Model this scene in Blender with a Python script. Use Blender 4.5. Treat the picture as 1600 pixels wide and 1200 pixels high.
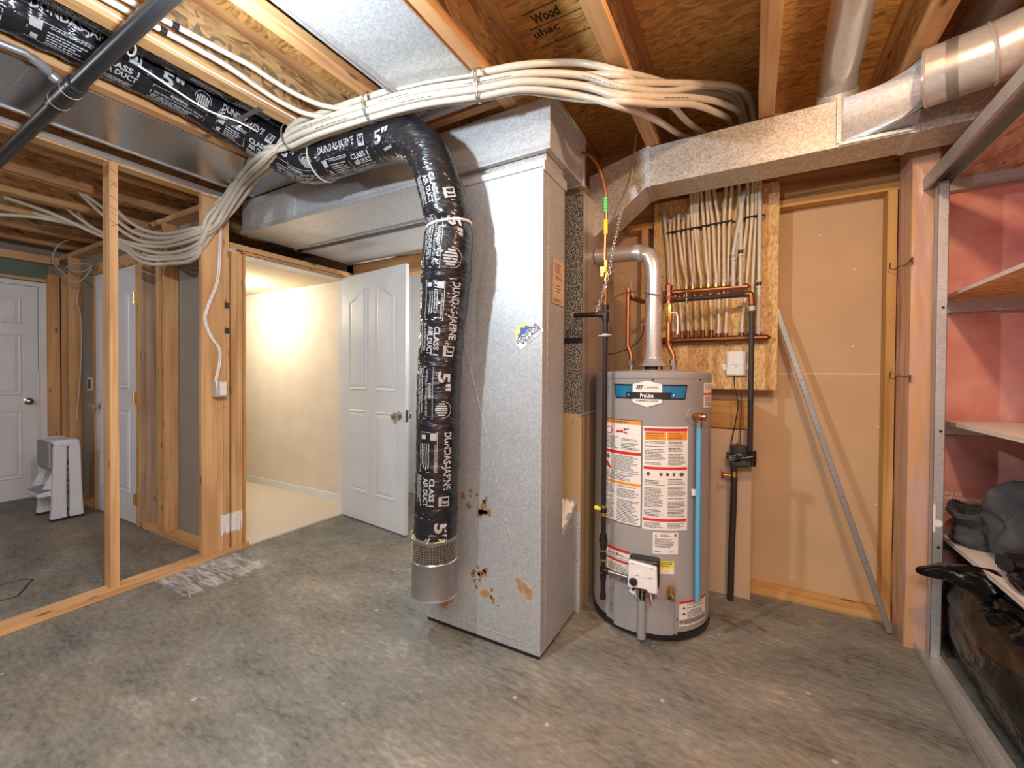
import bpy, bmesh, math, random
from mathutils import Vector, Matrix, noise
random.seed(7)
PI = math.pi
S = bpy.context.scene
for _o in list(bpy.data.objects): bpy.data.objects.remove(_o)
COL = S.collection

# ------------------------------------------------------------------ camera
FPX, YAW, TILT, ROLL, CY = 667.245, math.radians(29.4036), math.radians(.7174), math.radians(.3748), 595.02
CAM = Vector((0, 0, 1.23))
_F = Vector((-math.sin(YAW) * math.cos(TILT), math.cos(YAW) * math.cos(TILT), -math.sin(TILT)))
_R = Vector((math.cos(YAW), math.sin(YAW), 0)); _U = _R.cross(_F)
_R, _U = _R * math.cos(ROLL) + _U * math.sin(ROLL), _U * math.cos(ROLL) - _R * math.sin(ROLL)
cd = bpy.data.cameras.new('camera'); cam = bpy.data.objects.new('camera', cd); COL.objects.link(cam)
cd.sensor_width = 36; cd.lens = FPX / 1600 * 36; cd.shift_y = -(600 - CY) / 1600; cd.clip_start = .01
cam.matrix_world = Matrix(((_R.x, _U.x, -_F.x, CAM.x), (_R.y, _U.y, -_F.y, CAM.y), (_R.z, _U.z, -_F.z, CAM.z), (0, 0, 0, 1)))
S.camera = cam
# ------------------------------------------------------------------ exposure, world, lights
S.view_settings.view_transform = 'Standard'; S.view_settings.look = 'None'
S.view_settings.exposure = 0.30; S.view_settings.gamma = 1; S.view_settings.use_curve_mapping = False
wd = bpy.data.worlds.new('world'); S.world = wd; wd.use_nodes = True
wd.node_tree.nodes['Background'].inputs[0].default_value = (.9, .95, 1, 1)
wd.node_tree.nodes['Background'].inputs[1].default_value = .30
def lamp(name, loc, power, color, size=.035, kind='POINT', rot=None, size_y=None):
    d = bpy.data.lights.new(name, kind); d.energy = power; d.color = color
    if kind == 'POINT': d.shadow_soft_size = size
    else:
        d.shape = 'RECTANGLE'; d.size = size; d.size_y = size_y or size
    o = bpy.data.objects.new(name, d); COL.objects.link(o); o.location = loc
    if rot: o.rotation_euler = rot
    return o
lamp('flash_standin_cool', (-1.20, .50, 2.10), 60, (.80, .91, 1.0), .03)  # stands in for a flash suggested by the shadows, no real bulb here
lamp('bulb_light_warm', (.40, .85, 2.36), 46, (1.0, .70, .43))
lamp('bulb_light_beyond_doorway', (-4.35, 2.2, 1.95), 28, (1.0, .89, .73))
lamp('bulb_light_furnace_nook', (-1.9, 2.95, 1.7), 22, (1.0, .93, .85))
lamp('added_fill_left_room', (-4.2, -.7, 2.3), 30, (.80, .90, 1.0), .05)  # added fill to brighten the left room, no lamp known there
lamp('added_fill_behind_camera', (.2, -1.2, 2.40), 84, (1.0, .96, .91), 1.6, 'AREA', (0, 0, 0), 1.2)  # added area fill behind the camera, not a real fixture

# ------------------------------------------------------------------ helpers
def at(u, v, x=None, y=None, z=None):
    r = _F + _R * ((u - 800) / FPX) - _U * ((v - CY) / FPX)
    if x is not None: t = (x - CAM.x) / r.x
    elif y is not None: t = (y - CAM.y) / r.y
    else: t = (z - CAM.z) / r.z
    return CAM + r * t
def tag(o, label=None, cat=None, group=None, kind=None):
    if label: o['label'] = label
    if cat: o['category'] = cat
    if group: o['group'] = group
    if kind: o['kind'] = kind
    return o
def thing(name, label, cat, loc=(0, 0, 0), group=None):
    o = bpy.data.objects.new(name, None); COL.objects.link(o); o.location = loc
    o.empty_display_size = .05
    return tag(o, label, cat, group)
def copy_tree(o, loc, label=None, parent=None):
    c = o.copy(); COL.objects.link(c)
    if parent: c.parent = parent
    else:
        c.location = loc
        if label: c['label'] = label
    for ch in list(o.children): copy_tree(ch, None, None, c)
    return c
class MB:
    def __init__(s): s.v = []; s.f = []; s.m = []; s.cur = 0
    def add(s, vs, fs):
        b = len(s.v); s.v += [tuple(q) for q in vs]
        s.f += [tuple(b + i for i in f) for f in fs]; s.m += [s.cur] * len(fs)
        return s
    def box(s, x0, x1, y0, y1, z0, z1):
        x0, x1 = sorted((x0, x1)); y0, y1 = sorted((y0, y1)); z0, z1 = sorted((z0, z1))
        return s.add([(x0, y0, z0), (x1, y0, z0), (x1, y1, z0), (x0, y1, z0), (x0, y0, z1), (x1, y0, z1), (x1, y1, z1), (x0, y1, z1)],
                     [(0, 3, 2, 1), (4, 5, 6, 7), (0, 1, 5, 4), (1, 2, 6, 5), (2, 3, 7, 6), (3, 0, 4, 7)])
    def beam(s, a, b, w, h, up=(0, 0, 1)):
        a = Vector(a); b = Vector(b); t = (b - a).normalized(); r = t.cross(Vector(up)).normalized(); u = r.cross(t)
        c = [a + r * w * i + u * h * j for i, j in ((-.5, -.5), (.5, -.5), (.5, .5), (-.5, .5))]
        c += [q + (b - a) for q in c]
        return s.add(c, [(0, 1, 2, 3), (7, 6, 5, 4), (0, 4, 5, 1), (1, 5, 6, 2), (2, 6, 7, 3), (3, 7, 4, 0)])
    def poly(s, pts, depth):          # pts: outline in 3d, depth: vector
        n = len(pts); d = Vector(depth); a = [Vector(p) for p in pts]
        return s.add(a + [p + d for p in a], [tuple(range(n))[::-1], tuple(range(n, 2 * n))] + [(i, (i + 1) % n, n + (i + 1) % n, n + i) for i in range(n)])
    def tube(s, pts, r, seg=12, caps=True, squash=None):
        pts = [Vector(p) for p in pts]; n = len(pts)
        rs = r if isinstance(r, (list, tuple)) else [r] * n
        T = [(pts[min(i + 1, n - 1)] - pts[max(i - 1, 0)]).normalized() for i in range(n)]
        a = Vector((0, 0, 1)) if abs(T[0].z) < .9 else Vector((1, 0, 0))
        N = (a - T[0] * a.dot(T[0])).normalized(); vs = []
        for i in range(n):
            N = (N - T[i] * N.dot(T[i])).normalized(); B = T[i].cross(N)
            for k in range(seg):
                an = 2 * PI * k / seg
                vs.append(pts[i] + (N * math.cos(an) + B * math.sin(an)) * rs[i])
        fs = [(i * seg + k, i * seg + (k + 1) % seg, (i + 1) * seg + (k + 1) % seg, (i + 1) * seg + k) for i in range(n - 1) for k in range(seg)]
        if caps: fs += [tuple(range(seg))[::-1], tuple((n - 1) * seg + k for k in range(seg))]
        return s.add(vs, fs)
    def lathe(s, prof, c, axis=(0, 0, 1), seg=32, arc=None):
        ax = Vector(axis).normalized(); a = Vector((1, 0, 0)) if abs(ax.x) < .9 else Vector((0, 1, 0))
        N = (a - ax * a.dot(ax)).normalized(); B = ax.cross(N); c = Vector(c); vs = []
        for r, h in prof:
            for k in range(seg):
                an = 2 * PI * k / seg
                vs.append(c + ax * h + (N * math.cos(an) + B * math.sin(an)) * max(r, 1e-5))
        fs = [(i * seg + k, i * seg + (k + 1) % seg, (i + 1) * seg + (k + 1) % seg, (i + 1) * seg + k) for i in range(len(prof) - 1) for k in range(seg)]
        if prof[0][0] > 1e-4: fs.append(tuple(range(seg))[::-1])
        if prof[-1][0] > 1e-4: fs.append(tuple((len(prof) - 1) * seg + k for k in range(seg)))
        return s.add(vs, fs)
    def grid(s, fn, nu, nv):
        vs = [fn(i / nu, j / nv) for j in range(nv + 1) for i in range(nu + 1)]
        return s.add(vs, [(j * (nu + 1) + i, j * (nu + 1) + i + 1, (j + 1) * (nu + 1) + i + 1, (j + 1) * (nu + 1) + i) for j in range(nv) for i in range(nu)])
    def build(s, name, mats, parent=None, bevel=0, smooth=True, fix=True):
        me = bpy.data.meshes.new(name); me.from_pydata(s.v, [], s.f)
        mats = mats if isinstance(mats, (list, tuple)) else [mats]
        for m in mats: me.materials.append(m)
        me.polygons.foreach_set('material_index', s.m)
        if fix:
            bm = bmesh.new(); bm.from_mesh(me); bmesh.ops.recalc_face_normals(bm, faces=bm.faces); bm.to_mesh(me); bm.free()
        o = bpy.data.objects.new(name, me); COL.objects.link(o)
        if parent:
            off = Vector(parent.location)
            pp = parent.parent
            while pp: off += Vector(pp.location); pp = pp.parent
            me.transform(Matrix.Translation(-off)); o.parent = parent
        else:
            xs = [v[0] for v in s.v]; ys = [v[1] for v in s.v]; zs = [v[2] for v in s.v]
            c = Vector(((min(xs) + max(xs)) / 2, (min(ys) + max(ys)) / 2, min(zs)))
            me.transform(Matrix.Translation(-c)); o.location = c
        if smooth:
            me.polygons.foreach_set('use_smooth', [True] * len(me.polygons)); me.set_sharp_from_angle(angle=math.radians(38))
        if bevel:
            b = o.modifiers.new('bevel', 'BEVEL'); b.width = bevel; b.segments = 2; b.limit_method = 'ANGLE'; b.angle_limit = math.radians(40); b.harden_normals = False
        me.update()
        return o
def spline(pts, n=10):
    P = [Vector(p) for p in pts]; P = [P[0] * 2 - P[1]] + P + [P[-1] * 2 - P[-2]]; out = []
    for i in range(1, len(P) - 2):
        for k in range(n):
            t = k / n; a, b, c, d = P[i - 1:i + 3]
            out.append(.5 * ((2 * b) + (c - a) * t + (2 * a - 5 * b + 4 * c - d) * t * t + (3 * b - a - 3 * c + d) * t ** 3))
    out.append(P[-2]); return out
_tc = {}
def text2d(s, bold=.0):
    if (s, bold) in _tc: return _tc[(s, bold)]
    c = bpy.data.curves.new('t', 'FONT'); c.body = s; c.size = 1; c.resolution_u = 2; c.offset = bold
    o = bpy.data.objects.new('t', c); COL.objects.link(o)
    dg = bpy.context.evaluated_depsgraph_get(); me = bpy.data.meshes.new_from_object(o.evaluated_get(dg))
    vs = [(v.co.x, v.co.y) for v in me.vertices]; fs = [tuple(p.vertices) for p in me.polygons]
    bpy.data.objects.remove(o); bpy.data.curves.remove(c); bpy.data.meshes.remove(me)
    x0 = min(v[0] for v in vs); x1 = max(v[0] for v in vs); y0 = min(v[1] for v in vs); y1 = max(v[1] for v in vs)
    vs = [((x - x0) / (x1 - x0), (y - y0) / (y1 - y0)) for x, y in vs]
    _tc[(s, bold)] = (vs, fs); return vs, fs
def put_text(mb, s, fn, x0, x1, y0, y1, bold=.0, slant=0):
    """map a line of lettering into the rectangle x0..x1, y0..y1 of the surface fn(x, y)"""
    vs, fs = text2d(s, bold)
    mb.add([fn(x0 + (x1 - x0) * a + slant * b, y0 + (y1 - y0) * b) for a, b in vs], fs)
def put_rect(mb, fn, x0, x1, y0, y1, nx=1, ny=1):
    mb.grid(lambda a, b: fn(x0 + (x1 - x0) * a, y0 + (y1 - y0) * b), nx, ny)
def fine_print(mb, fn, x0, x1, y0, y1, rows, fill=.55, nx=1, rnd=None):
    rnd = rnd or random; h = (y1 - y0) / rows
    for r in range(rows):
        y = y1 - (r + .5) * h; x = x0; end = x1 - (x1 - x0) * rnd.random() * .35
        if rnd.random() < .1: continue
        while x < end:
            w = (x1 - x0) * rnd.uniform(.06, .2)
            put_rect(mb, fn, x, min(x + w, end), y - h * fill / 2, y + h * fill / 2); x += w + (x1 - x0) * .02

# ------------------------------------------------------------------ materials
def mat(name):
    m = bpy.data.materials.new(name); m.use_nodes = True; nt = m.node_tree
    return m, nt, nt.nodes['Principled BSDF']
def N(nt, t, **k):
    n = nt.nodes.new(t)
    for a, b in k.items():
        if hasattr(n, a) and a not in ('inputs',): setattr(n, a, b)
    return n
def srgb(*c):
    return tuple(((x / 255) / 12.92 if x / 255 <= .04045 else ((x / 255 + .055) / 1.055) ** 2.4) for x in c) + (1,)
def plain(name, col, rough=.5, metal=0, spec=.5, coat=0, bump=0, bscale=40):
    m, nt, b = mat(name); b.inputs['Base Color'].default_value = col; b.inputs['Roughness'].default_value = rough
    b.inputs['Metallic'].default_value = metal; b.inputs['Specular IOR Level'].default_value = spec; b.inputs['Coat Weight'].default_value = coat
    tc = N(nt, 'ShaderNodeTexCoord'); no = N(nt, 'ShaderNodeTexNoise'); no.inputs['Scale'].default_value = bscale; no.inputs['Detail'].default_value = 4
    nt.links.new(tc.outputs['Object'], no.inputs['Vector'])
    mx = N(nt, 'ShaderNodeMix', data_type='RGBA'); mx.inputs[0].default_value = .12
    mx.inputs[6].default_value = col
    rp = N(nt, 'ShaderNodeValToRGB'); nt.links.new(no.outputs['Fac'], rp.inputs[0])
    rp.color_ramp.elements[0].position = .35; rp.color_ramp.elements[1].position = .65
    rp.color_ramp.elements[0].color = tuple(c * .6 for c in col[:3]) + (1,); rp.color_ramp.elements[1].color = tuple(min(1, c * 1.3) for c in col[:3]) + (1,)
    nt.links.new(rp.outputs[0], mx.inputs[7]); nt.links.new(mx.outputs[2], b.inputs['Base Color'])
    if bump:
        bp = N(nt, 'ShaderNodeBump'); bp.inputs['Strength'].default_value = bump; bp.inputs['Distance'].default_value = .01
        nt.links.new(no.outputs['Fac'], bp.inputs['Height']); nt.links.new(bp.outputs[0], b.inputs['Normal'])
    return m
def ramp(nt, src, stops):
    r = N(nt, 'ShaderNodeValToRGB'); e = r.color_ramp.elements
    while len(e) < len(stops): e.new(.5)
    for i, (p, c) in enumerate(stops): e[i].position = p; e[i].color = c
    nt.links.new(src, r.inputs[0]); return r
def wood(name, axis, light, dark, knots=True, brush=False, rough=.65, red=0):
    m, nt, b = mat(name); L = nt.links.new
    tc = N(nt, 'ShaderNodeTexCoord'); oi = N(nt, 'ShaderNodeObjectInfo')
    mu = N(nt, 'ShaderNodeVectorMath', operation='ADD'); sc = N(nt, 'ShaderNodeVectorMath', operation='SCALE')
    cb = N(nt, 'ShaderNodeCombineXYZ')
    for i in range(3): L(oi.outputs['Random'], cb.inputs[i])
    L(cb.outputs[0], sc.inputs[0]); sc.inputs['Scale'].default_value = 37
    L(tc.outputs['Object'], mu.inputs[0]); L(sc.outputs[0], mu.inputs[1])
    def mapped(long_, cross):
        mp = N(nt, 'ShaderNodeMapping'); s = [cross] * 3; s['xyz'.index(axis)] = long_
        mp.inputs['Scale'].default_value = s; L(mu.outputs[0], mp.inputs[0]); return mp
    g = N(nt, 'ShaderNodeTexNoise'); g.inputs['Scale'].default_value = 1; g.inputs['Detail'].default_value = 5; g.inputs['Distortion'].default_value = .4
    L(mapped(1.2, 34).outputs[0], g.inputs['Vector'])
    big = N(nt, 'ShaderNodeTexNoise'); big.inputs['Scale'].default_value = 1; big.inputs['Detail'].default_value = 2
    L(mapped(1.6, 5).outputs[0], big.inputs['Vector'])
    mid = tuple((light[i] * .72 + dark[i] * .28) for i in range(3)) + (1,)
    r1 = ramp(nt, g.outputs['Fac'], [(.3, dark), (.46, mid), (.62, light)])
    mx = N(nt, 'ShaderNodeMix', data_type='RGBA', blend_type='MULTIPLY'); mx.inputs[0].default_value = .8
    r2 = ramp(nt, big.outputs['Fac'], [(.3, (.72, .62, .55, 1) if not red else (.62, .40, .30, 1)), (.62, (1, 1, 1, 1))]); L(r1.outputs[0], mx.inputs[6]); L(r2.outputs[0], mx.inputs[7])
    col = mx.outputs[2]
    if knots:
        vo = N(nt, 'ShaderNodeTexVoronoi'); vo.inputs['Scale'].default_value = 1; L(mapped(5.5, 17).outputs[0], vo.inputs['Vector'])
        r3 = ramp(nt, vo.outputs['Distance'], [(.0, (1, 1, 1, 1)), (.12, (.8, .8, .8, 1)), (.24, (0, 0, 0, 1))])
        sx = N(nt, 'ShaderNodeSeparateColor'); L(vo.outputs['Color'], sx.inputs[0])
        gt = N(nt, 'ShaderNodeMath', operation='GREATER_THAN'); gt.inputs[1].default_value = .5; L(sx.outputs[0], gt.inputs[0])
        ml = N(nt, 'ShaderNodeMath', operation='MULTIPLY'); L(gt.outputs[0], ml.inputs[0]); L(r3.outputs[0], ml.inputs[1])
        m2 = N(nt, 'ShaderNodeMix', data_type='RGBA'); L(ml.outputs[0], m2.inputs[0]); L(col, m2.inputs[6]); m2.inputs[7].default_value = tuple(c * .28 for c in dark[:3]) + (1,)
        col = m2.outputs[2]
    if brush:
        ge = N(nt, 'ShaderNodeNewGeometry'); sp = N(nt, 'ShaderNodeSeparateXYZ'); L(ge.outputs['Position'], sp.inputs[0])
        nb = N(nt, 'ShaderNodeTexNoise'); nb.inputs['Scale'].default_value = 1; nb.inputs['Detail'].default_value = 3
        mp = N(nt, 'ShaderNodeMapping'); mp.inputs['Scale'].default_value = (60, 60, 7); L(ge.outputs['Position'], mp.inputs[0]); L(mp.outputs[0], nb.inputs['Vector'])
        a1 = N(nt, 'ShaderNodeMapRange'); L(sp.outputs['Z'], a1.inputs[0]); a1.inputs[1].default_value = .33; a1.inputs[2].default_value = .27
        a2 = N(nt, 'ShaderNodeMapRange'); L(sp.outputs['Z'], a2.inputs[0]); a2.inputs[1].default_value = .06; a2.inputs[2].default_value = .16
        a3 = N(nt, 'ShaderNodeMapRange'); L(sp.outputs['Y'], a3.inputs[0]); a3.inputs[1].default_value = 1.515; a3.inputs[2].default_value = 1.535
        q = N(nt, 'ShaderNodeMath', operation='MULTIPLY'); L(a1.outputs[0], q.inputs[0]); L(a2.outputs[0], q.inputs[1])
        q2 = N(nt, 'ShaderNodeMath', operation='MULTIPLY'); L(q.outputs[0], q2.inputs[0]); L(a3.outputs[0], q2.inputs[1])
        q3 = N(nt, 'ShaderNodeMath', operation='ADD'); L(q2.outputs[0], q3.inputs[0]); L(nb.outputs['Fac'], q3.inputs[1])
        q4 = N(nt, 'ShaderNodeMapRange'); L(q3.outputs[0], q4.inputs[0]); q4.inputs[1].default_value = 1.34; q4.inputs[2].default_value = 1.42
        m4 = N(nt, 'ShaderNodeMix', data_type='RGBA'); L(q4.outputs[0], m4.inputs[0]); L(col, m4.inputs[6]); m4.inputs[7].default_value = (.8, .8, .79, 1); col = m4.outputs[2]
    L(col, b.inputs['Base Color']); b.inputs['Roughness'].default_value = rough; b.inputs['Specular IOR Level'].default_value = .3
    bp = N(nt, 'ShaderNodeBump'); bp.inputs['Strength'].default_value = .15; bp.inputs['Distance'].default_value = .003; L(g.outputs['Fac'], bp.inputs['Height']); L(bp.outputs[0], b.inputs['Normal'])
    return m
def osb(name, light, dark, scale=1, along='x'):
    m, nt, b = mat(name); L = nt.links.new
    tc = N(nt, 'ShaderNodeTexCoord'); mp = N(nt, 'ShaderNodeMapping')
    s = {'x': (14, 60, 60), 'y': (60, 14, 60), 'z': (60, 60, 14)}[along]; mp.inputs['Scale'].default_value = tuple(q * scale for q in s)
    no = N(nt, 'ShaderNodeTexNoise'); no.inputs['Scale'].default_value = 5; L(tc.outputs['Object'], no.inputs['Vector'])
    ad = N(nt, 'ShaderNodeVectorMath', operation='MULTIPLY_ADD'); L(no.outputs['Color'], ad.inputs[0]); ad.inputs[1].default_value = (.12, .12, .12); L(tc.outputs['Object'], ad.inputs[2])
    L(ad.outputs[0], mp.inputs[0])
    vo = N(nt, 'ShaderNodeTexVoronoi'); vo.inputs['Scale'].default_value = 1; L(mp.outputs[0], vo.inputs['Vector'])
    sx = N(nt, 'ShaderNodeSeparateColor'); L(vo.outputs['Color'], sx.inputs[0])
    mid = tuple((light[i] + dark[i]) / 2 for i in range(3)) + (1,)
    r = ramp(nt, sx.outputs[0], [(0, dark), (.12, mid), (.5, light), (1, tuple(min(1, c * 1.25) for c in light[:3]) + (1,))])
    n2 = N(nt, 'ShaderNodeTexNoise'); n2.inputs['Scale'].default_value = 2.2; n2.inputs['Detail'].default_value = 6; L(mp.outputs[0], n2.inputs['Vector']); n2.inputs['Scale'].default_value = .9
    r2 = ramp(nt, n2.outputs['Fac'], [(.28, (.35, .26, .2, 1)), (.42, (.9, .88, .85, 1)), (.6, (1, 1, 1, 1))])
    mx = N(nt, 'ShaderNodeMix', data_type='RGBA', blend_type='MULTIPLY'); mx.inputs[0].default_value = .8; L(r.outputs[0], mx.inputs[6]); L(r2.outputs[0], mx.inputs[7])
    L(mx.outputs[2], b.inputs['Base Color']); b.inputs['Roughness'].default_value = .6
    bp = N(nt, 'ShaderNodeBump'); bp.inputs['Strength'].default_value = .25; bp.inputs['Distance'].default_value = .003; L(sx.outputs[1], bp.inputs['Height']); L(bp.outputs[0], b.inputs['Normal'])
    return m
def galv(name, col=(.60, .62, .64, 1), rough=.34, spangle=.25, stain=False, wav=.25, metal=.55):
    m, nt, b = mat(name); L = nt.links.new; tc = N(nt, 'ShaderNodeTexCoord')
    vo = N(nt, 'ShaderNodeTexVoronoi'); vo.inputs['Scale'].default_value = 130; L(tc.outputs['Object'], vo.inputs['Vector'])
    sx = N(nt, 'ShaderNodeSeparateColor'); L(vo.outputs['Color'], sx.inputs[0])
    r = ramp(nt, sx.outputs[0], [(0, tuple(c * (1 - spangle) for c in col[:3]) + (1,)), (1, tuple(min(1, c * (1 + spangle)) for c in col[:3]) + (1,))])
    no = N(nt, 'ShaderNodeTexNoise'); no.inputs['Scale'].default_value = 3.0; no.inputs['Detail'].default_value = 5; L(tc.outputs['Object'], no.inputs['Vector'])
    mr = N(nt, 'ShaderNodeMapRange'); L(no.outputs['Fac'], mr.inputs[0]); mr.inputs[1].default_value = .3; mr.inputs[2].default_value = .7; mr.inputs[3].default_value = rough - .07; mr.inputs[4].default_value = rough + .1
    L(mr.outputs[0], b.inputs['Roughness'])
    c = r.outputs[0]
    if stain:
        n3 = N(nt, 'ShaderNodeTexNoise'); n3.inputs['Scale'].default_value = 7; n3.inputs['Detail'].default_value = 8; L(tc.outputs['Object'], n3.inputs['Vector'])
        sp = N(nt, 'ShaderNodeSeparateXYZ'); L(tc.outputs['Object'], sp.inputs[0])
        hz = N(nt, 'ShaderNodeMapRange'); L(sp.outputs['Z'], hz.inputs[0]); hz.inputs[1].default_value = .75; hz.inputs[2].default_value = .3; hz.inputs[3].default_value = 0; hz.inputs[4].default_value = .12
        ad = N(nt, 'ShaderNodeMath', operation='ADD'); L(n3.outputs['Fac'], ad.inputs[0]); L(hz.outputs[0], ad.inputs[1])
        r4 = ramp(nt, ad.outputs[0], [(.72, (0, 0, 0, 1)), (.80, (1, 1, 1, 1))])
        m2 = N(nt, 'ShaderNodeMix', data_type='RGBA'); L(r4.outputs[0], m2.inputs[0]); L(c, m2.inputs[6]); m2.inputs[7].default_value = (.33, .20, .09, 1); c = m2.outputs[2]
        iv = N(nt, 'ShaderNodeMath', operation='SUBTRACT'); iv.inputs[0].default_value = .55; L(r4.outputs[0], iv.inputs[1]); iv.use_clamp = True
        L(iv.outputs[0], b.inputs['Metallic'])
    else: b.inputs['Metallic'].default_value = metal
    L(c, b.inputs['Base Color'])
    n5 = N(nt, 'ShaderNodeTexNoise'); n5.inputs['Scale'].default_value = 2.2; n5.inputs['Detail'].default_value = 1.5; L(tc.outputs['Object'], n5.inputs['Vector'])
    bp = N(nt, 'ShaderNodeBump'); bp.inputs['Strength'].default_value = wav; bp.inputs['Distance'].default_value = .03; L(n5.outputs['Fac'], bp.inputs['Height']); L(bp.outputs[0], b.inputs['Normal'])
    return m
W_L, W_D = (.72, .45, .22, 1), (.54, .30, .12, 1)
WYS = wood('sill_lumber', 'y', W_L, W_D); WX = wood('lumber_x', 'x', W_L, W_D); WY = wood('lumber_y', 'y', W_L, W_D); WZ = wood('lumber_z', 'z', W_L, W_D)
WZG = wood('weathered_lumber_z', 'z', (.50, .38, .26, 1), (.34, .25, .17, 1)); WZB = wood('lumber_brushed_white', 'z', W_L, W_D, brush=True)
JW = wood('joist_flange_wood', 'y', (.66, .41, .19, 1), (.40, .19, .08, 1), red=1)
JX = wood('old_board', 'x', (.46, .25, .10, 1), (.25, .10, .04, 1))
WO = wood('orange_pine_z', 'z', (.66, .38, .13, 1), (.48, .24, .07, 1)); WOX = wood('orange_pine_x', 'x', (.66, .38, .13, 1), (.46, .22, .06, 1))
OSB = osb('osb_subfloor', (.74, .42, .14, 1), (.46, .23, .07, 1), 1.3, 'x')
OSBW = osb('osb_web', (.50, .31, .14, 1), (.26, .13, .05, 1), 1.1, 'y')
OSBB = osb('osb_board', (.66, .42, .17, 1), (.50, .28, .10, 1), 2.6, 'z')
GALV = galv('galvanized_steel', stain=False, rough=.42, spangle=.14); GALVC = galv('galvanized_steel_worn', (.52, .55, .57, 1), .50, .12, True)
GALVD = galv('galvanized_dull', (.56, .53, .49, 1), .42, .25); PANM = galv('glossy_flat_steel', (.48, .50, .52, 1), .24, .04, False, .05, .92); ALU = galv('smooth_round_duct', (.66, .66, .66, 1), .22, .06, False, .1)
STUDM = galv('steel_stud', (.50, .50, .50, 1), .40, .10, False, .05); VENT = galv('vent_pipe_steel', (.60, .58, .55, 1), .28, .08, False, .08)
PEX = plain('white_plastic_pipe', srgb(200, 192, 176), .35, bump=.0); PEXO = plain('milky_plastic_pipe', srgb(215, 195, 165), .35)
COPPER = plain('copper', (.50, .21, .10, 1), .36, 1, bscale=9); COPD = plain('aged_copper', (.26, .10, .05, 1), .4, .9, bscale=20)
BRASS = plain('brass', (.62, .42, .14, 1), .3, 1); BLKPIPE = plain('black_iron', (.035, .03, .027, 1), .42, .6, bump=.2, bscale=80)
ABS = plain('black_abs', (.02, .02, .022, 1), .35); BLKINS = plain('pipe_sleeve', (.035, .026, .026, 1), .5)
WHITE = plain('white_paint', srgb(222, 226, 230), .45, bscale=3); WHITEP = plain('white_plastic', srgb(235, 233, 228), .35)
YEL = plain('yellow_enamel', (.85, .62, .04, 1), .4); GRN = plain('green_tag', (.12, .75, .16, 1), .5); RED = plain('red_handle', (.5, .03, .02, 1), .4)
BLACK = plain('black_plastic', (.015, .015, .016, 1), .4); CHROME = plain('satin_nickel', (.55, .52, .48, 1), .22, 1); HINGE = plain('brass_hinge', (.7, .6, .35, 1), .25, 1)
DRYW = plain('drywall_tan_paper', srgb(200, 166, 127), .85, bscale=4); DRYG = plain('drywall_grey_back', srgb(150, 142, 130), .9, bscale=3)
CREAM = plain('cream_wall', srgb(224, 214, 200), .8, bscale=4); GREYW = plain('concrete_wall', srgb(150, 150, 150), .9, bscale=3)
BEIGE = plain('beige_cabinet', srgb(190, 165, 125), .4, bscale=6); BEIGEP = plain('beige_panel', srgb(205, 175, 145), .6, bscale=3)
TANK = plain('tank_grey', srgb(158, 154, 152), .38, 0, .5, bscale=2); TANKD = plain('burner_door_grey', srgb(150, 148, 148), .35)
LABW = plain('label_white', srgb(238, 232, 224), .5, bscale=2); INK = plain('ink_grey', (.10, .09, .09, 1), .6); ORG = plain('label_orange', (.85, .30, .02, 1), .5)
LRED = plain('label_red', (.62, .03, .03, 1), .5); BLUE = plain('badge_blue', (.02, .22, .42, 1), .2, .3); LYEL = plain('label_yellow', (.85, .75, .03, 1), .5)
HOSEB = plain('light_blue_tube', srgb(92, 170, 208), .35); PRINT = plain('white_ink', srgb(165, 165, 165), .6); GREYTXT = plain('stamp_ink', (.05, .04, .03, 1), .8)
CARPET = plain('beige_carpet', srgb(224, 213, 198), 1, bump=.6, bscale=300); RUB = plain('rubber', (.02, .02, .02, 1), .7)
POPC = plain('popcorn_ceiling', srgb(225, 210, 180), 1, bump=1, bscale=180); GREYP = plain('grey_plastic', srgb(165, 165, 172), .5)
FAB = plain('dark_grey_cloth', (.055, .055, .058, 1), .75, bump=.3, bscale=15); FAB2 = plain('mid_grey_cloth', (.075, .075, .08, 1), .8, bump=.3, bscale=14)
GREEN = plain('green_insulation', (.13, .19, .14, 1), .9, bump=.8, bscale=30); SHELFW = plain('white_melamine', srgb(235, 222, 214), .5)
DUST = plain('black_tape', (.03, .035, .035, 1), .6)

def plastic_film(name, base, strength, scale, rough=.22, dirs=(1, 1, 1), detail=3):
    m, nt, b = mat(name); L = nt.links.new; tc = N(nt, 'ShaderNodeTexCoord'); mp = N(nt, 'ShaderNodeMapping'); mp.inputs['Scale'].default_value = dirs
    L(tc.outputs['Object'], mp.inputs[0]); no = N(nt, 'ShaderNodeTexNoise'); no.inputs['Scale'].default_value = scale; no.inputs['Detail'].default_value = detail; no.inputs['Distortion'].default_value = 1.2
    L(mp.outputs[0], no.inputs['Vector']); b.inputs['Base Color'].default_value = base; b.inputs['Roughness'].default_value = rough
    bp = N(nt, 'ShaderNodeBump'); bp.inputs['Strength'].default_value = strength; bp.inputs['Distance'].default_value = .02; L(no.outputs['Fac'], bp.inputs['Height']); L(bp.outputs[0], b.inputs['Normal'])
    return m, nt, b, no
HOSE = plastic_film('black_hose_wrap', (.012, .012, .015, 1), .55, 9, .20, (1, 1, 3.2))[0]
_bf = plastic_film('black_bag_film', (.004, .004, .005, 1), .35, 7, .22); BAG = _bf[0]; _bf[2].inputs['Specular IOR Level'].default_value = .32
BARM = galv('steel_bar', (.30, .28, .27, 1), .45, .08, False, .05)
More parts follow.
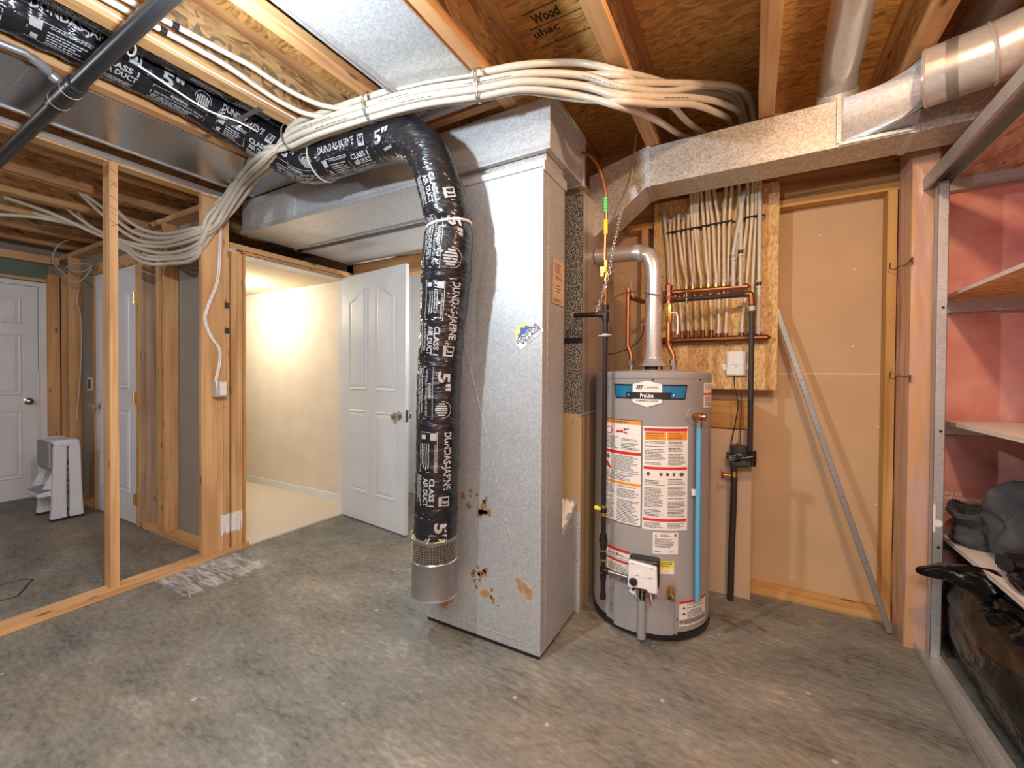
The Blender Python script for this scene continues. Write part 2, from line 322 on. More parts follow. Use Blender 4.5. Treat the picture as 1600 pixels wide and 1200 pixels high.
def pinkmat():
    m, nt, b, no = plastic_film('pink_insulation_film', (.7, .25, .22, 1), .35, 7, .25)
    tc = N(nt, 'ShaderNodeTexCoord'); n2 = N(nt, 'ShaderNodeTexNoise'); n2.inputs['Scale'].default_value = 4; n2.inputs['Detail'].default_value = 6; nt.links.new(tc.outputs['Object'], n2.inputs['Vector'])
    r = ramp(nt, n2.outputs['Fac'], [(.3, srgb(206, 128, 120)), (.5, srgb(230, 158, 148)), (.7, srgb(240, 188, 176))]); nt.links.new(r.outputs[0], b.inputs['Base Color']); return m
PINK = pinkmat()
def polymat():
    m, nt, b, no = plastic_film('clear_film_over_lumber', (.55, .33, .25, 1), .22, 5, .3, (3, 3, 1))
    tc = N(nt, 'ShaderNodeTexCoord'); mp = N(nt, 'ShaderNodeMapping'); mp.inputs['Scale'].default_value = (9, 9, 1.2); nt.links.new(tc.outputs['Object'], mp.inputs[0])
    n2 = N(nt, 'ShaderNodeTexNoise'); n2.inputs['Scale'].default_value = 2; n2.inputs['Detail'].default_value = 3; nt.links.new(mp.outputs[0], n2.inputs['Vector'])
    r = ramp(nt, n2.outputs['Fac'], [(.35, srgb(206, 158, 112)), (.6, srgb(200, 160, 148))]); nt.links.new(r.outputs[0], b.inputs['Base Color']); return m
POLY = polymat()
def speckle():
    m, nt, b = mat('speckled_duct_liner'); L = nt.links.new; tc = N(nt, 'ShaderNodeTexCoord'); no = N(nt, 'ShaderNodeTexNoise'); no.inputs['Scale'].default_value = 150; no.inputs['Detail'].default_value = 3; L(tc.outputs['Object'], no.inputs['Vector'])
    r = ramp(nt, no.outputs['Fac'], [(.44, (.03, .028, .025, 1)), (.52, (.28, .26, .23, 1)), (.62, (.5, .48, .43, 1))]); L(r.outputs[0], b.inputs['Base Color']); b.inputs['Roughness'].default_value = .5; b.inputs['Metallic'].default_value = .3
    return m
SPECK = speckle()
def concrete():
    m, nt, b = mat('concrete_slab'); L = nt.links.new; ge = N(nt, 'ShaderNodeNewGeometry'); P = ge.outputs['Position']
    def noi(scale, det, sc=(1, 1, 1), rot=0, dist=0):
        mp = N(nt, 'ShaderNodeMapping'); mp.inputs['Scale'].default_value = sc; mp.inputs['Rotation'].default_value = (0, 0, rot); L(P, mp.inputs[0])
        n = N(nt, 'ShaderNodeTexNoise'); n.inputs['Scale'].default_value = scale; n.inputs['Detail'].default_value = det; n.inputs['Distortion'].default_value = dist; n.inputs['Roughness'].default_value = .62; L(mp.outputs[0], n.inputs['Vector']); return n.outputs['Fac']
    a0 = noi(2.6, 12, (1, 1.9, 1), .5, .3); a2 = noi(22, 8, (1, 2.6, 1), .45, .4)
    am = N(nt, 'ShaderNodeMix', data_type='FLOAT'); am.inputs[0].default_value = .48; L(a0, am.inputs[2]); L(a2, am.inputs[3]); a = am.outputs[0]
    r1 = ramp(nt, a, [(.37, (.105, .098, .085, 1)), (.45, (.175, .165, .148, 1)), (.56, (.245, .228, .202, 1)), (.65, (.36, .33, .29, 1))])
    c = noi(.8, 5, rot=1); r2 = ramp(nt, c, [(.38, (.86, .96, .97, 1)), (.62, (1.12, 1.0, .86, 1))])
    mx = N(nt, 'ShaderNodeMix', data_type='RGBA', blend_type='MULTIPLY'); mx.inputs[0].default_value = .9; L(r1.outputs[0], mx.inputs[6]); L(r2.outputs[0], mx.inputs[7])
    # older, darker slab surface in the left room
    sp = N(nt, 'ShaderNodeSeparateXYZ'); L(P, sp.inputs[0])
    # brushed white filler by the wall corner
    d = noi(7, 8, (.9, 4.5, 1), .32, .9)
    def mr(s, a_, b_):
        q = N(nt, 'ShaderNodeMapRange'); L(s, q.inputs[0]); q.inputs[1].default_value = a_; q.inputs[2].default_value = b_; return q.outputs[0]
    def mul(a_, b_):
        q = N(nt, 'ShaderNodeMath', operation='MULTIPLY'); L(a_, q.inputs[0]); L(b_, q.inputs[1]); return q.outputs[0]
    box = mul(mul(mr(sp.outputs['X'], -3.16, -3.08), mr(sp.outputs['X'], -2.45, -2.72)), mul(mr(sp.outputs['Y'], 1.08, 1.16), mr(sp.outputs['Y'], 1.80, 1.60)))
    ad = N(nt, 'ShaderNodeMath', operation='ADD'); L(box, ad.inputs[0]); L(d, ad.inputs[1])
    k = mr(ad.outputs[0], 1.40, 1.72)
    m2 = N(nt, 'ShaderNodeMix', data_type='RGBA'); L(k, m2.inputs[0]); L(mx.outputs[2], m2.inputs[6]); m2.inputs[7].default_value = (.72, .73, .74, 1)
    # small pale chips
    vo = N(nt, 'ShaderNodeTexVoronoi'); vo.inputs['Scale'].default_value = 5.5; L(P, vo.inputs['Vector'])
    lt = N(nt, 'ShaderNodeMath', operation='LESS_THAN'); lt.inputs[1].default_value = .05; L(vo.outputs['Distance'], lt.inputs[0])
    hf = N(nt, 'ShaderNodeMath', operation='MULTIPLY'); hf.inputs[1].default_value = .55; L(lt.outputs[0], hf.inputs[0])
    m3 = N(nt, 'ShaderNodeMix', data_type='RGBA'); L(hf.outputs[0], m3.inputs[0]); L(m2.outputs[2], m3.inputs[6]); m3.inputs[7].default_value = (.6, .58, .54, 1)
    L(m3.outputs[2], b.inputs['Base Color']); b.inputs['Roughness'].default_value = .55; b.inputs['Specular IOR Level'].default_value = .35
    bp = N(nt, 'ShaderNodeBump'); bp.inputs['Strength'].default_value = .2; bp.inputs['Distance'].default_value = .01; L(a, bp.inputs['Height']); L(bp.outputs[0], b.inputs['Normal'])
    return m
CONC = concrete()

# ================================================================== SETTING
def struct(name, mb, m, parent=None, **k):
    o = mb.build(name, m, parent, **k)
    if not parent: o['kind'] = 'structure'
    return o
struct('floor', MB().box(-6.5, 2.2, -2.6, 4.2, -.1, 0), CONC)
struct('ceiling', MB().box(-6.5, 2.2, -2.6, 4.2, 2.73, 2.76), OSB)
struct('wall_back', MB().box(-6.5, 2.2, -2.7, -2.6, 0, 2.73), GREYW)
struct('wall_front', MB().box(-6.5, 2.2, 4.2, 4.3, 0, 2.73), CREAM)
struct('wall_right', MB().box(1.32, 1.42, -2.6, 2.86, 0, 2.73), PINK)
struct('wall_left', MB().box(-6.25, -6.15, -2.6, 0.4, 0, 2.73).box(-6.25, -6.15, 1.41, 4.2, 0, 2.73).box(-6.25, -6.15, .4, 1.41, 2.12, 2.73), DRYG)
# drywall behind the heater framing, and the insulated outside wall right of it
struct('wall_heater', MB().box(-1.5, .62, 2.868, 2.88, 0, 2.73), DRYW)
struct('wall_insulated', MB().box(.62, 1.32, 2.79, 2.86, 0, 2.73), PINK)
# room beyond the doorway
struct('wall_hall', MB().box(-6.15, -3.19, 2.74, 2.80, 0, 2.4), CREAM)
struct('trim_1', MB().box(-6.15, -3.19, 2.727, 2.74, .005, .085), WHITE, bevel=.003)
struct('floor_hall', MB().box(-6.15, -3.12, 1.62, 2.74, .0, .012), CARPET)
struct('ceiling_hall', MB().box(-6.15, -3.20, 1.60, 2.74, 2.115, 2.14), POPC)
struct('wall_hall_closet', MB().box(-6.15, -5.15, 1.590, 1.602, 0, 2.4).box(-4.26, -3.24, 1.590, 1.602, 0, 2.4).box(-5.15, -4.26, 1.590, 1.602, 2.12, 2.4), DRYG)
# white wall seen in the slot between the open door and the hose
tag(MB().box(-4.00, -3.86, 1.57, 1.588, .04, 2.34).build('slot_shade_strip', plain('slot_shade_black', (.015, .015, .018, 1), .9)), 'added dark strip standing for shade in the narrow slot between the closet studs', 'shade strip')  # dark sheet put in to imitate the shade of the open stud gap
struct('wall_nook', MB().box(-3.3, -1.55, 3.35, 3.4, 0, 2.5), WHITE)
struct('wall_nook_side', MB().box(-3.19, -3.10, 2.62, 3.4, 0, 2.4), WHITE)

# ------------------------------------------------------------------ framing lumber: each stick its own thing
def stick(name, box, m, label, cat, group, bevel=.0015):
    return tag(MB().box(*box).build(name, m, bevel=bevel, smooth=False), label, cat, group)
G_L = 'framing of the unfinished left partition'
sl = MB().poly([(-2.925, -1.2, 0), (-3.015, -1.2, 0), (-3.195, 1.72, 0), (-3.105, 1.72, 0)], (0, 0, .038)).build('bottom_plate', WYS, bevel=.0015, smooth=False)
tag(sl, 'long floor plate of the open partition, running from bottom left to the doorway', 'floor plate', G_L)
stick('top_plate', (-3.18, -3.092, -1.2, 1.62, 2.388, 2.43), WY, 'top plate of the open partition, above the lone stud', 'top plate', G_L)
fs = MB().box(-3.150, -3.062, .955, .993, .038, 2.388).build('wall_stud', WZ, bevel=.0015, smooth=False)
tag(fs, 'lone free-standing stud of the open partition, with pencil marks near its top', 'stud', G_L)
mk = MB()
for dz, a, l in ((.055, -.5, .05), (.12, -.6, .06), (.125, .9, .05), (.20, -.45, .05), (.26, -.6, .03), (.285, -.5, .03), (.335, -.5, .045), (.35, .6, .045)):
    c = Vector((-3.0615, .974, 2.388 - dz)); d = Vector((0, math.cos(a), math.sin(a))) * l / 2
    d.y = max(-.016, min(.016, d.y)); mk.beam(c - d, c + d, .0012, .0025, (1, 0, 0))
mk.build('pencil_marks', GREYTXT, fs)
# corner studs beside the doorway (face of the partition)
for k, (y0, y1, z1, lb) in enumerate(((1.420, 1.512, 2.388, 'widest stud at the partition corner, the first left of the switch box'),
        (1.514, 1.550, 2.388, 'corner stud that carries the switch box and its white cable'),
        (1.550, 1.586, 2.388, 'corner stud with two black tape squares on it'),
        (1.600, 1.636, 2.062, 'jack stud by the doorway, right of the two black tape squares'),
        (1.638, 1.672, 2.062, 'jack stud brushed white near the floor, next to the door jamb'))):
    st = stick('wall_stud', (-3.19 if k else -3.138, -3.10 - (.004 if k in (1,) else 0), y0, y1, .038, z1), WZB, lb, 'stud', 'studs at the partition corner')
    if k == 2:
        for z in (1.69, 1.52):
            MB().box(-3.1005, -3.099, 1.556, 1.586, z - .02, z + .02).build('tape_square', DUST, st)
stick('door_header', (-3.19, -3.10, 1.59, 2.66, 2.085, 2.123), WY, 'wooden header beam over the lit doorway', 'header', G_L)
stick('header_block', (-3.19, -3.10, 2.62, 2.66, .0, 2.085), WZ, 'stud at the hinge side of the lit doorway, behind the door', 'stud', G_L)
# door jamb of the lit doorway
struct('trim_2', MB().box(-3.19, -3.095, 1.676, 1.692, 0, 2.07).box(-3.19, -3.095, 2.56, 2.576, 0, 2.07).box(-3.19, -3.095, 1.676, 2.576, 2.062, 2.080), WO, bevel=.001)
struct('trim_3', MB().box(-3.205, -3.12, 1.693, 1.703, 0, 2.06).box(-3.205, -3.12, 2.55, 2.56, 0, 2.06).box(-3.205, -3.12, 1.693, 2.56, 2.052, 2.062), WHITE, bevel=.001)
# closet partition (plane y = 1.5)
G_C = 'framing of the closet partition behind the lone stud'
stick('bottom_plate', (-4.20, -3.215, 1.50, 1.589, 0, .038), WX, 'floor plate right of the closed grey door, ending at the corner', 'floor plate', G_C)
stick('bottom_plate', (-6.14, -5.16, 1.50, 1.589, 0, .038), WX, 'floor plate left of the closed grey door, behind the step stool', 'floor plate', G_C)
stick('top_plate', (-6.14, -3.192, 1.50, 1.589, 2.345, 2.385), WX, 'upper plate across the closet partition, behind the sagging white pipes', 'top plate', G_C)
stick('door_header', (-5.12, -3.86, 1.50, 1.589, 2.125, 2.20), WX, 'header board above the closed grey door in the closet partition', 'header', G_C)
for x0, x1, zt, m, lb in ((-4.262, -4.215, 2.125, WZ, 'door jamb stud next to the brass hinges of the closed grey door'),
        (-4.212, -4.185, 2.345, WZG, 'weathered stud just right of the closed grey door'),
        (-4.085, -4.000, 2.345, WZ, 'stud left of the narrow dark slot in the closet partition'),
        (-3.855, -3.817, 2.345, WZ, 'stud between the dark slot and the grey wallboard, right part of the closet partition'),
        (-5.17, -5.13, 2.125, WZ, 'narrow stud at the knob side of the closed grey door'),
        (-5.801, -5.763, 2.345, WZ, 'closet stud with a loose white cable hanging on it'),
        (-5.993, -5.955, 2.2, WZ, 'short stud stack in the far left corner, left of the hanging cable')):
    stick('wall_stud', (x0, x1, 1.55 if 'left of the narrow' in lb else 1.50, 1.589, .038, zt), m, lb, 'stud', G_C)
stick('wall_stud', (-6.149, -6.06, 1.43, 1.51, 0, 2.2), WZ, 'corner stud right of the white panelled door on the far left', 'stud', G_C)
stick('top_plate', (-6.149, -6.06, .2, 1.51, 2.30, 2.375), WY, 'plate over the far left white door, above the green insulation', 'top plate', G_C)
tag(MB().box(-6.15, -6.13, .2, 1.43, 2.15, 2.30).build('insulation_strip', GREEN), 'strip of green insulation above the far left white door', 'insulation')
stick('door_header', (-6.149, -6.12, .2, 1.43, 2.122, 2.15), WY, 'thin wooden strip directly on top of the far left white door frame', 'header', G_C)
# heater wall framing
G_H = 'framing of the wall behind the water heater'
stick('bottom_plate', (-.2, .614, 2.777, 2.866, 0, .045), WOX, 'orange floor plate under the brown wallboard, right of the heater', 'floor plate', G_H)
stick('wall_stud', (.576, .614, 2.777, 2.866, .045, 2.162), WO, 'orange stud at the right end of the brown wallboard', 'stud', G_H)
stick('top_plate', (-.72, .66, 2.777, 2.866, 2.162, 2.20), WOX, 'orange plate over the brown wallboard, under the long rectangular duct', 'top plate', G_H)
stick('rim_board', (-.90, .66, 2.79, 2.866, 2.20, 2.43), JX, 'dark rim board above the plate, behind the long rectangular duct', 'board', G_H)
stick('wall_stud', (-.625, -.587, 2.777, 2.866, 0, 2.162), WZ, 'stud behind the vent pipe, left of the particle board', 'stud', G_H)
stick('blocking_board', (-.587, -.005, 2.80, 2.866, .93, 1.09), WOX, 'orange blocking board below the particle board, right of the heater top', 'board', G_H)
tag(MB().box(-.545, .117, 2.745, 2.777, 1.157, 2.30).build('pipe_backing_board', OSBB, bevel=.004), 'yellow particle board that carries the rows of white pipes', 'board')
stick('drywall_offcut', (-.215, .001, 2.688, 2.70, .0, .935), BEIGEP, 'pale beige board standing on the floor right of the heater', 'board', G_H)
# thin pale taping line and nail heads on the brown wallboard
dt = MB().box(.12, .576, 2.8665, 2.868, 1.248, 1.252)
for u, v in ((1335, 421), (1332, 541), (1372, 667), (1368, 788), (1281, 368)):
    p = at(u, v, y=2.867); dt.lathe([(.004, -.002), (.002, 0)], p, (0, 1, 0), 8)
dt.build('nail_heads', WHITEP, bpy.data.objects['wall_heater'])

# ------------------------------------------------------------------ floor joists (wooden I-joists running front to back)
def joist(x, y0, y1, label, txt=False):
    t = thing('floor_joist', label, 'joist', (x + .032, y0, 2.43), 'wooden floor joists')
    MB().box(x, x + .064, y0, y1, 2.43, 2.468).build('bottom_flange', JW, t, bevel=.002, smooth=False)
    w = MB().box(x + .027, x + .037, y0, y1, 2.468, 2.692).build('web', OSBW, t, smooth=False)
    MB().box(x, x + .064, y0, y1, 2.692, 2.7295).build('top_flange', JW, t, bevel=.002, smooth=False)
    if txt:
        m = MB(); fn = lambda a, b: Vector((x + .0376, a, b))
        put_text(m, 'EAGLE 19120', fn, .80, 1.36, 2.53, 2.62, .02); put_text(m, 'W', fn, 1.55, 1.63, 2.53, 2.60, .02)
        m.build('stamped_lettering', plain('faded_stamp', (.20, .14, .08, 1), .8), w, fix=False, smooth=False)
        w['label'] = 'web stamped with large dark numbers'
for x, lb, tx in ((-5.88, 'joist over the far left white door, first from the left', 0), (-5.39, 'joist above the far left corner, second from the left', 0),
                  (-4.90, 'joist over the closed grey door', 0), (-4.41, 'joist where the loose pipe ends climb, fourth from the left', 0),
                  (-3.93, 'joist in the dark closet ceiling, fifth from the left', 0), (-3.44, 'joist just left of the open partition', 0),
                  (-2.95, 'joist over the open partition, beside the sheet metal panning', 0), (-2.462, 'reddish joist along the left side of the black hoses', 0),
                  (-1.977, 'joist stamped with numbers, along the right side of the black hoses', 1), (-1.483, 'joist left of the sheet metal return panel', 0),
                  (-.988, 'joist over the tall metal column', 0), (-.50, 'joist crossed by the fanned white pipes', 0),
                  (.008, 'joist where the white pipes turn down, left of the round risers', 0), (.498, 'joist behind the ribbed round elbow', 0), (.986, 'joist over the metal shelving', 0)):
    joist(x, -1.6, 3.3, lb, tx)
# printed mark on the subfloor
m = MB(); fn = lambda a, b: at(a, b, z=2.7295) 
o_ = at(838, 92, z=2.7295)
def subf(a, b): return Vector((-.86 + a, 1.78 - b, 2.7292))
put_text(m, 'uhac', subf, .0, .12, .06, .10, .02); put_text(m, 'Wood', subf, .03, .15, .13, .18, .03); put_text(m, "'s", subf, .22, .25, .15, .18, .02)
for a in (.0, .11, .195): put_rect(m, subf, .0, .34, a, a + .005)
fine_print(m, subf, .26, .34, .03, .09, 6)
tag(m.build('subfloor_stamp', GREYTXT, fix=False, smooth=False), 'black printed stamp on the orange subfloor above the pipes', 'lettering')
# ------------------------------------------------------------------ doors
def panel_door(name, kind, w, h, t=.035, knob_side=1, hinges=False, six=False):
    """door in local coordinates: x 0..w, thickness -t..0 (front face -t), z 0..h"""
    d = MB(); st = .11 * w / .8; mid = .10 * w / .8
    fy = -t; rec = .010
    cols = [(st, (w - mid) / 2), ((w + mid) / 2, w - st)]
    rows = [(.24, .92), (1.09, h - .13)] if not six else [(.2, .85), (1.0, 1.58), (1.68, h - .12)]
    out = []
    for cx0, cx1 in cols:
        for ri, (z0, z1) in enumerate(rows):
            pts = [(cx0, z0), (cx1, z0)]
            if ri == len(rows) - 1 and not six:       # arched top, high side towards the middle of the door
                left = cx0 < w / 2
                n = 10
                for k in range(n + 1):
                    q = k / n; s = q * q * (3 - 2 * q); zz = z1 - .10 + .10 * s
                    xx = cx0 + (cx1 - cx0) * q if left else cx1 - (cx1 - cx0) * q
                    out_p = (xx, zz); (pts if 0 else None)
                    if k == 0: arc = []
                    arc.append(out_p)
                arc = arc if not left else arc[::-1]
                if left: pts = [(cx0, z0), (cx1, z0)] + arc
                else: pts = [(cx0, z0), (cx1, z0)] + arc
            else: pts += [(cx1, z1), (cx0, z1)]
            out.append(pts)
    d.box(0, w, -t, 0, 0, h)
    return d, out
def inset(pts, k):
    cx = sum(p[0] for p in pts) / len(pts); cz = sum(p[1] for p in pts) / len(pts)
    hx = max(abs(p[0] - cx) for p in pts); hz = max(abs(p[1] - cz) for p in pts)
    return [(cx + (p[0] - cx) * (1 - k / hx), cz + (p[1] - cz) * (1 - k / hz)) for p in pts]
def make_door(name, label, w, h, M4, six=False, structure=False):
    d, outs = panel_door(name, '', w, h, six=six)
    t = .035
    root = thing(name, label, 'door', M4.translation)
    if structure: root['kind'] = 'structure'
    X = lambda x, y, z: M4 @ Vector((x, y, z))
    b = MB(); b.add([X(*v) for v in d.v], d.f)
    leaf = b.build('door_leaf', WHITE, root, bevel=.002, smooth=False)
    for side in (-t, 0):
        sg = -1 if side < 0 else 1
        for pts in outs:
            p = MB(); n = len(pts)
            rings = [(pts, .0005), (inset(pts, .006), .007), (inset(pts, .022), -.0 + .001), (inset(pts, .045), .006)]
            vs = [X(x, side + sg * off, z) for ring, off in rings for x, z in ring]
            fs = [(i * n + k, i * n + (k + 1) % n, (i + 1) * n + (k + 1) % n, (i + 1) * n + k) for i in range(3) for k in range(n)]
            fs.append(tuple(3 * n + k for k in range(n)))
            p.add(vs, fs); p.build('moulded_panel', WHITE, leaf, smooth=False)
    return root, X
def knob(root, X, x, z, side, m=CHROME):
    ax = X(0, side, 0) - X(0, 0, 0); c = X(x, 0 if side > 0 else -.035, z)
    MB().lathe([(.0, 0), (.032, .0), (.032, .008), (.012, .014), (.011, .035), (.022, .042), (.028, .052), (.028, .062), (.018, .070), (0, .072)], c, ax, 24).build('door_knob', m, root)
# open white door
ang = math.atan2(2.429 - 2.535, -2.283 + 3.12)
M = Matrix.Translation((-3.112, 2.545, .012)) @ Matrix.Rotation(ang, 4, 'Z')
od, X = make_door('panel_door', 'open white moulded door swung into the furnace area', .845, 2.055, M)
knob(od, X, .78, .905, -1); knob(od, X, .78, .905, 1)
MB().add([X(*v) for v in [(.8452, -.03, .86), (.8452, -.005, .86), (.8452, -.005, .95), (.8452, -.03, .95)]], [(0, 1, 2, 3)]).build('latch_plate', CHROME, od, fix=False)
# closed door in the closet partition
M = Matrix.Translation((-5.115, 1.535, .012))
cdoor, X = make_door('panel_door', 'closed grey-lit moulded door behind the lone stud', .81, 2.085, M)
knob(cdoor, X, .09, .92, -1)
for z in (1.83, 1.03, .22):
    MB().box(*[q for q in (X(.805, 0, 0).x, X(.835, 0, 0).x)], 1.485, 1.4995, z - .045, z + .045).tube([(X(.82, 0, 0).x, 1.482, z - .048), (X(.82, 0, 0).x, 1.482, z + .048)], .006, 8).build('hinge', HINGE, cdoor)
struct('trim_4', MB().box(-5.13, -5.115, 1.49, 1.58, 0, 2.115).box(-4.305, -4.262, 1.50, 1.58, 0, 2.115).box(-5.13, -4.262, 1.49, 1.58, 2.10, 2.122), WO)
# far left white door
M = Matrix.Translation((-6.155, .58, .012)) @ Matrix.Rotation(PI / 2, 4, 'Z')
fd, X = make_door('panel_door', 'white six-panel door at the far left edge', .79, 2.05, M, six=True)
knob(fd, X, .72, .94, -1)
struct('trim_5', MB().box(-6.15, -6.11, 1.375, 1.43, 0, 2.11).box(-6.15, -6.11, .52, .575, 0, 2.11).box(-6.15, -6.11, .5755, 1.3745, 2.066, 2.11), WHITE, bevel=.003)
tag(MB().box(-6.108, -6.100, 1.352, 1.374, .02, 1.25).build('trim_strip', WHITE, bevel=.001), 'loose white trim strip leaning on the far left door frame', 'trim strip')

# ================================================================== DUCTWORK
def duct_face_seams(mb, *a): pass
col = thing('sheet_metal_column', 'tall galvanized return air column standing on the slab, with a round sticker', 'duct', (-1.1, 1.9, 0))
MB().box(-1.418, -.782, 1.648, 1.885, .018, 2.14).build('column_body', GALVC, col, bevel=.004, smooth=False)
MB().box(-1.41, -.79, 1.655, 1.88, 0, .019).build('base_gap', BLACK, col)
sm = MB(); a = Vector((-1.203, 1.6475, 1.431)); b = Vector((-.792, 1.6475, .03)); sm.beam(a, b, .004, .003, (0, 1, 0))
sm.box(-.7825, -.7805, 1.70, 1.702, .02, 2.13).box(-1.418, -.784, 1.6465, 1.648, .060, .063)
sm.beam((-.7815, 1.66, 2.10), (-.7815, 1.88, 2.10), .004, .004)
sm.build('crease_line', GALVD, col)
MB().box(-1.42, -.779, 1.640, 1.648, 2.115, 2.145).box(-.782, -.774, 1.64, 1.89, 2.10, 2.145).build('top_flange', GALV, col, bevel=.002)
# rust patch where the hose rubs
rm = MB()
rnd = random.Random(3)
for c, n, sc in (((-1.115, 1.6465, .63), 14, .035), ((-1.10, 1.6465, .30), 10, .03), ((-1.02, 1.6465, .22), 6, .02)):
    for i in range(n):
        q = Vector(c) + Vector((rnd.gauss(0, sc), 0, rnd.gauss(0, sc))); k = 7; r = rnd.uniform(.3, 1) * sc * .6
        rm.add([q + Vector((math.cos(2 * PI * j / k) * r * rnd.uniform(.5, 1.2), 0, math.sin(2 * PI * j / k) * r * rnd.uniform(.5, 1.2))) for j in range(k)], [tuple(range(k))])
rm.build('rust_patch', plain('rust_brown', (.26, .13, .05, 1), .8), col, fix=False)
# sticker
stk = MB(); cc = Vector((-.852, 1.6465, 1.412)); sa = math.radians(38)
def stf(off): return lambda a, b: cc + Vector((a * math.cos(sa) - b * math.sin(sa), -off, a * math.sin(sa) + b * math.cos(sa)))
f0 = stf(0)
W = [stk.add([f0(*q) for q in ((-.068, -.036), (.062, -.040), (.068, -.030), (.066, .016), (-.068, .020), (-.070, -.01))], [(0, 1, 2, 3, 4, 5)])]
stk.cur = 1; n = 18
stk.add([stf(.0003)(-.012 + .046 * math.cos(PI * k / n), .012 + .044 * math.sin(PI * k / n)) for k in range(n + 1)], [tuple(range(n + 1))])
stk.cur = 2; stk.add([stf(.0006)(*q) for q in ((-.050, .012), (-.036, .030), (-.028, .024), (-.010, .044), (.006, .030), (.012, .036), (.032, .013))], [tuple(range(7))])
stk.cur = 3; put_text(stk, 'SUNSHINE', stf(.0009), -.066, .060, -.006, .013, .03); put_text(stk, 'VILLAGE', stf(.0009), -.050, .064, -.026, -.008, .03)
stk.cur = 4; put_text(stk, 'Alberta . Can', stf(.0009), -.030, .056, -.037, -.028)
stk.build('round_sticker', [LABW, plain('sticker_sun', (.85, .68, .2, 1), .5), plain('sticker_blue', (.06, .13, .42, 1), .5), plain('sticker_navy', (.03, .05, .16, 1), .5), INK], col, fix=False, smooth=False)['label'] = 'white sticker with sun, blue peak and SUNSHINE VILLAGE'
# paper note on the side
nt_ = MB(); fn = lambda a, b: Vector((-.7775, 1.74 + a * .13, 1.555 + b * .20)); put_rect(nt_, fn, 0, 1, 0, 1); nt_.cur = 1
fn2 = lambda a, b: Vector((-.7770, 1.74 + a * .13, 1.555 + b * .20)); fine_print(nt_, fn2, .2, .85, .55, .92, 8, .4, rnd=rnd); fine_print(nt_, fn2, .1, .9, .04, .12, 3, .5, rnd=rnd); fine_print(nt_, fn2, .3, .7, .25, .45, 3, .3, rnd=rnd)
nt_.build('paper_note', [plain('kraft_note', srgb(205, 175, 140), .7), INK], col, fix=False, smooth=False)['label'] = 'tan printed paper note'

tr = thing('supply_trunk_duct', 'large galvanized trunk duct running left from the column to the partition', 'duct', (-1.9, 1.87, 2.19))
MB().box(-3.09, -.76, 1.665, 2.06, 2.195, 2.42).build('trunk_body', GALV, tr, bevel=.003, smooth=False)
MB().box(-3.09, -.755, 1.653, 1.665, 2.190, 2.216).box(-3.09, -.76, 2.045, 2.062, 2.186, 2.197).build('slip_lock', STUDM, tr, bevel=.002)
MB().box(-2.525, -2.50, 1.661, 1.666, 2.197, 2.42).build('drive_cleat', GALV, tr, bevel=.001)
MB().box(-.76, -.745, 2.035, 2.062, 2.175, 2.425).box(-.76, -.742, 1.668, 2.062, 2.40, 2.425).build('end_flange', STUDM, tr, bevel=.002)
MB().box(-1.40, -.79, 1.69, 1.88, 2.135, 2.196).build('collar', GALVD, tr)
t2 = thing('return_duct', 'second galvanized duct behind the trunk, over the open door', 'duct', (-1.9, 2.33, 2.19))
MB().box(-3.09, -1.45, 2.12, 2.56, 2.19, 2.42).build('duct_body', GALV, t2, bevel=.003, smooth=False)
MB().box(-3.09, -1.45, 2.118, 2.130, 2.185, 2.197).build('slip_lock', STUDM, t2)
stick('support_beam', (-3.19, -1.5, 2.62, 2.70, 2.06, 2.205), JX, 'reddish beam behind the top of the open door', 'beam', G_L)
stick('support_beam', (-3.08, -.80, 1.60, 1.645, 2.432, 2.465), JX, 'wooden strip lying along the top edge of the trunk duct', 'beam', G_L)
# panning and return sheet
pn = thing('joist_panning', 'flat sheet metal panning under the joists, upper left', 'sheet metal', (-2.7, .3, 2.42))
MB().box(-2.93, -2.462, -1.5, 1.655, 2.421, 2.4285).build('sheet', PANM, pn, smooth=False)
MB().box(-2.945, -2.925, -1.5, 1.655, 2.414, 2.4285).build('folded_edge', STUDM, pn, bevel=.003)
MB().box(-2.93, -2.47, .535, .538, 2.4195, 2.421).build('seam', STUDM, pn)
rp = thing('return_air_panel', 'bright flat sheet metal panel between joists above the column', 'sheet metal', (-1.1, 1.2, 2.4))
MB().box(-1.30, -.985, .2, 1.50, 2.418, 2.428).build('sheet', GALV, rp, smooth=False)
MB().box(-1.42, -.93, 1.50, 1.53, 2.395, 2.428).build('end_lip', STUDM, rp, bevel=.002)
cl = MB().box(-1.345, -1.30, .2, 1.50, 2.412, 2.430).box(-1.335, -1.325, .2, 1.50, 2.404, 2.414).box(-1.315, -1.308, .2, 1.50, 2.404, 2.414)
cl.build('drive_cleat', STUDM, rp, bevel=.001)
tag(MB().box(-3.091, -3.078, -1.2, 1.60, 2.395, 2.428).build('metal_strip', plain('bright_strip', (.75, .75, .75, 1), .3, .8), bevel=.002), 'bright thin metal strip along the partition top plate', 'metal strip')

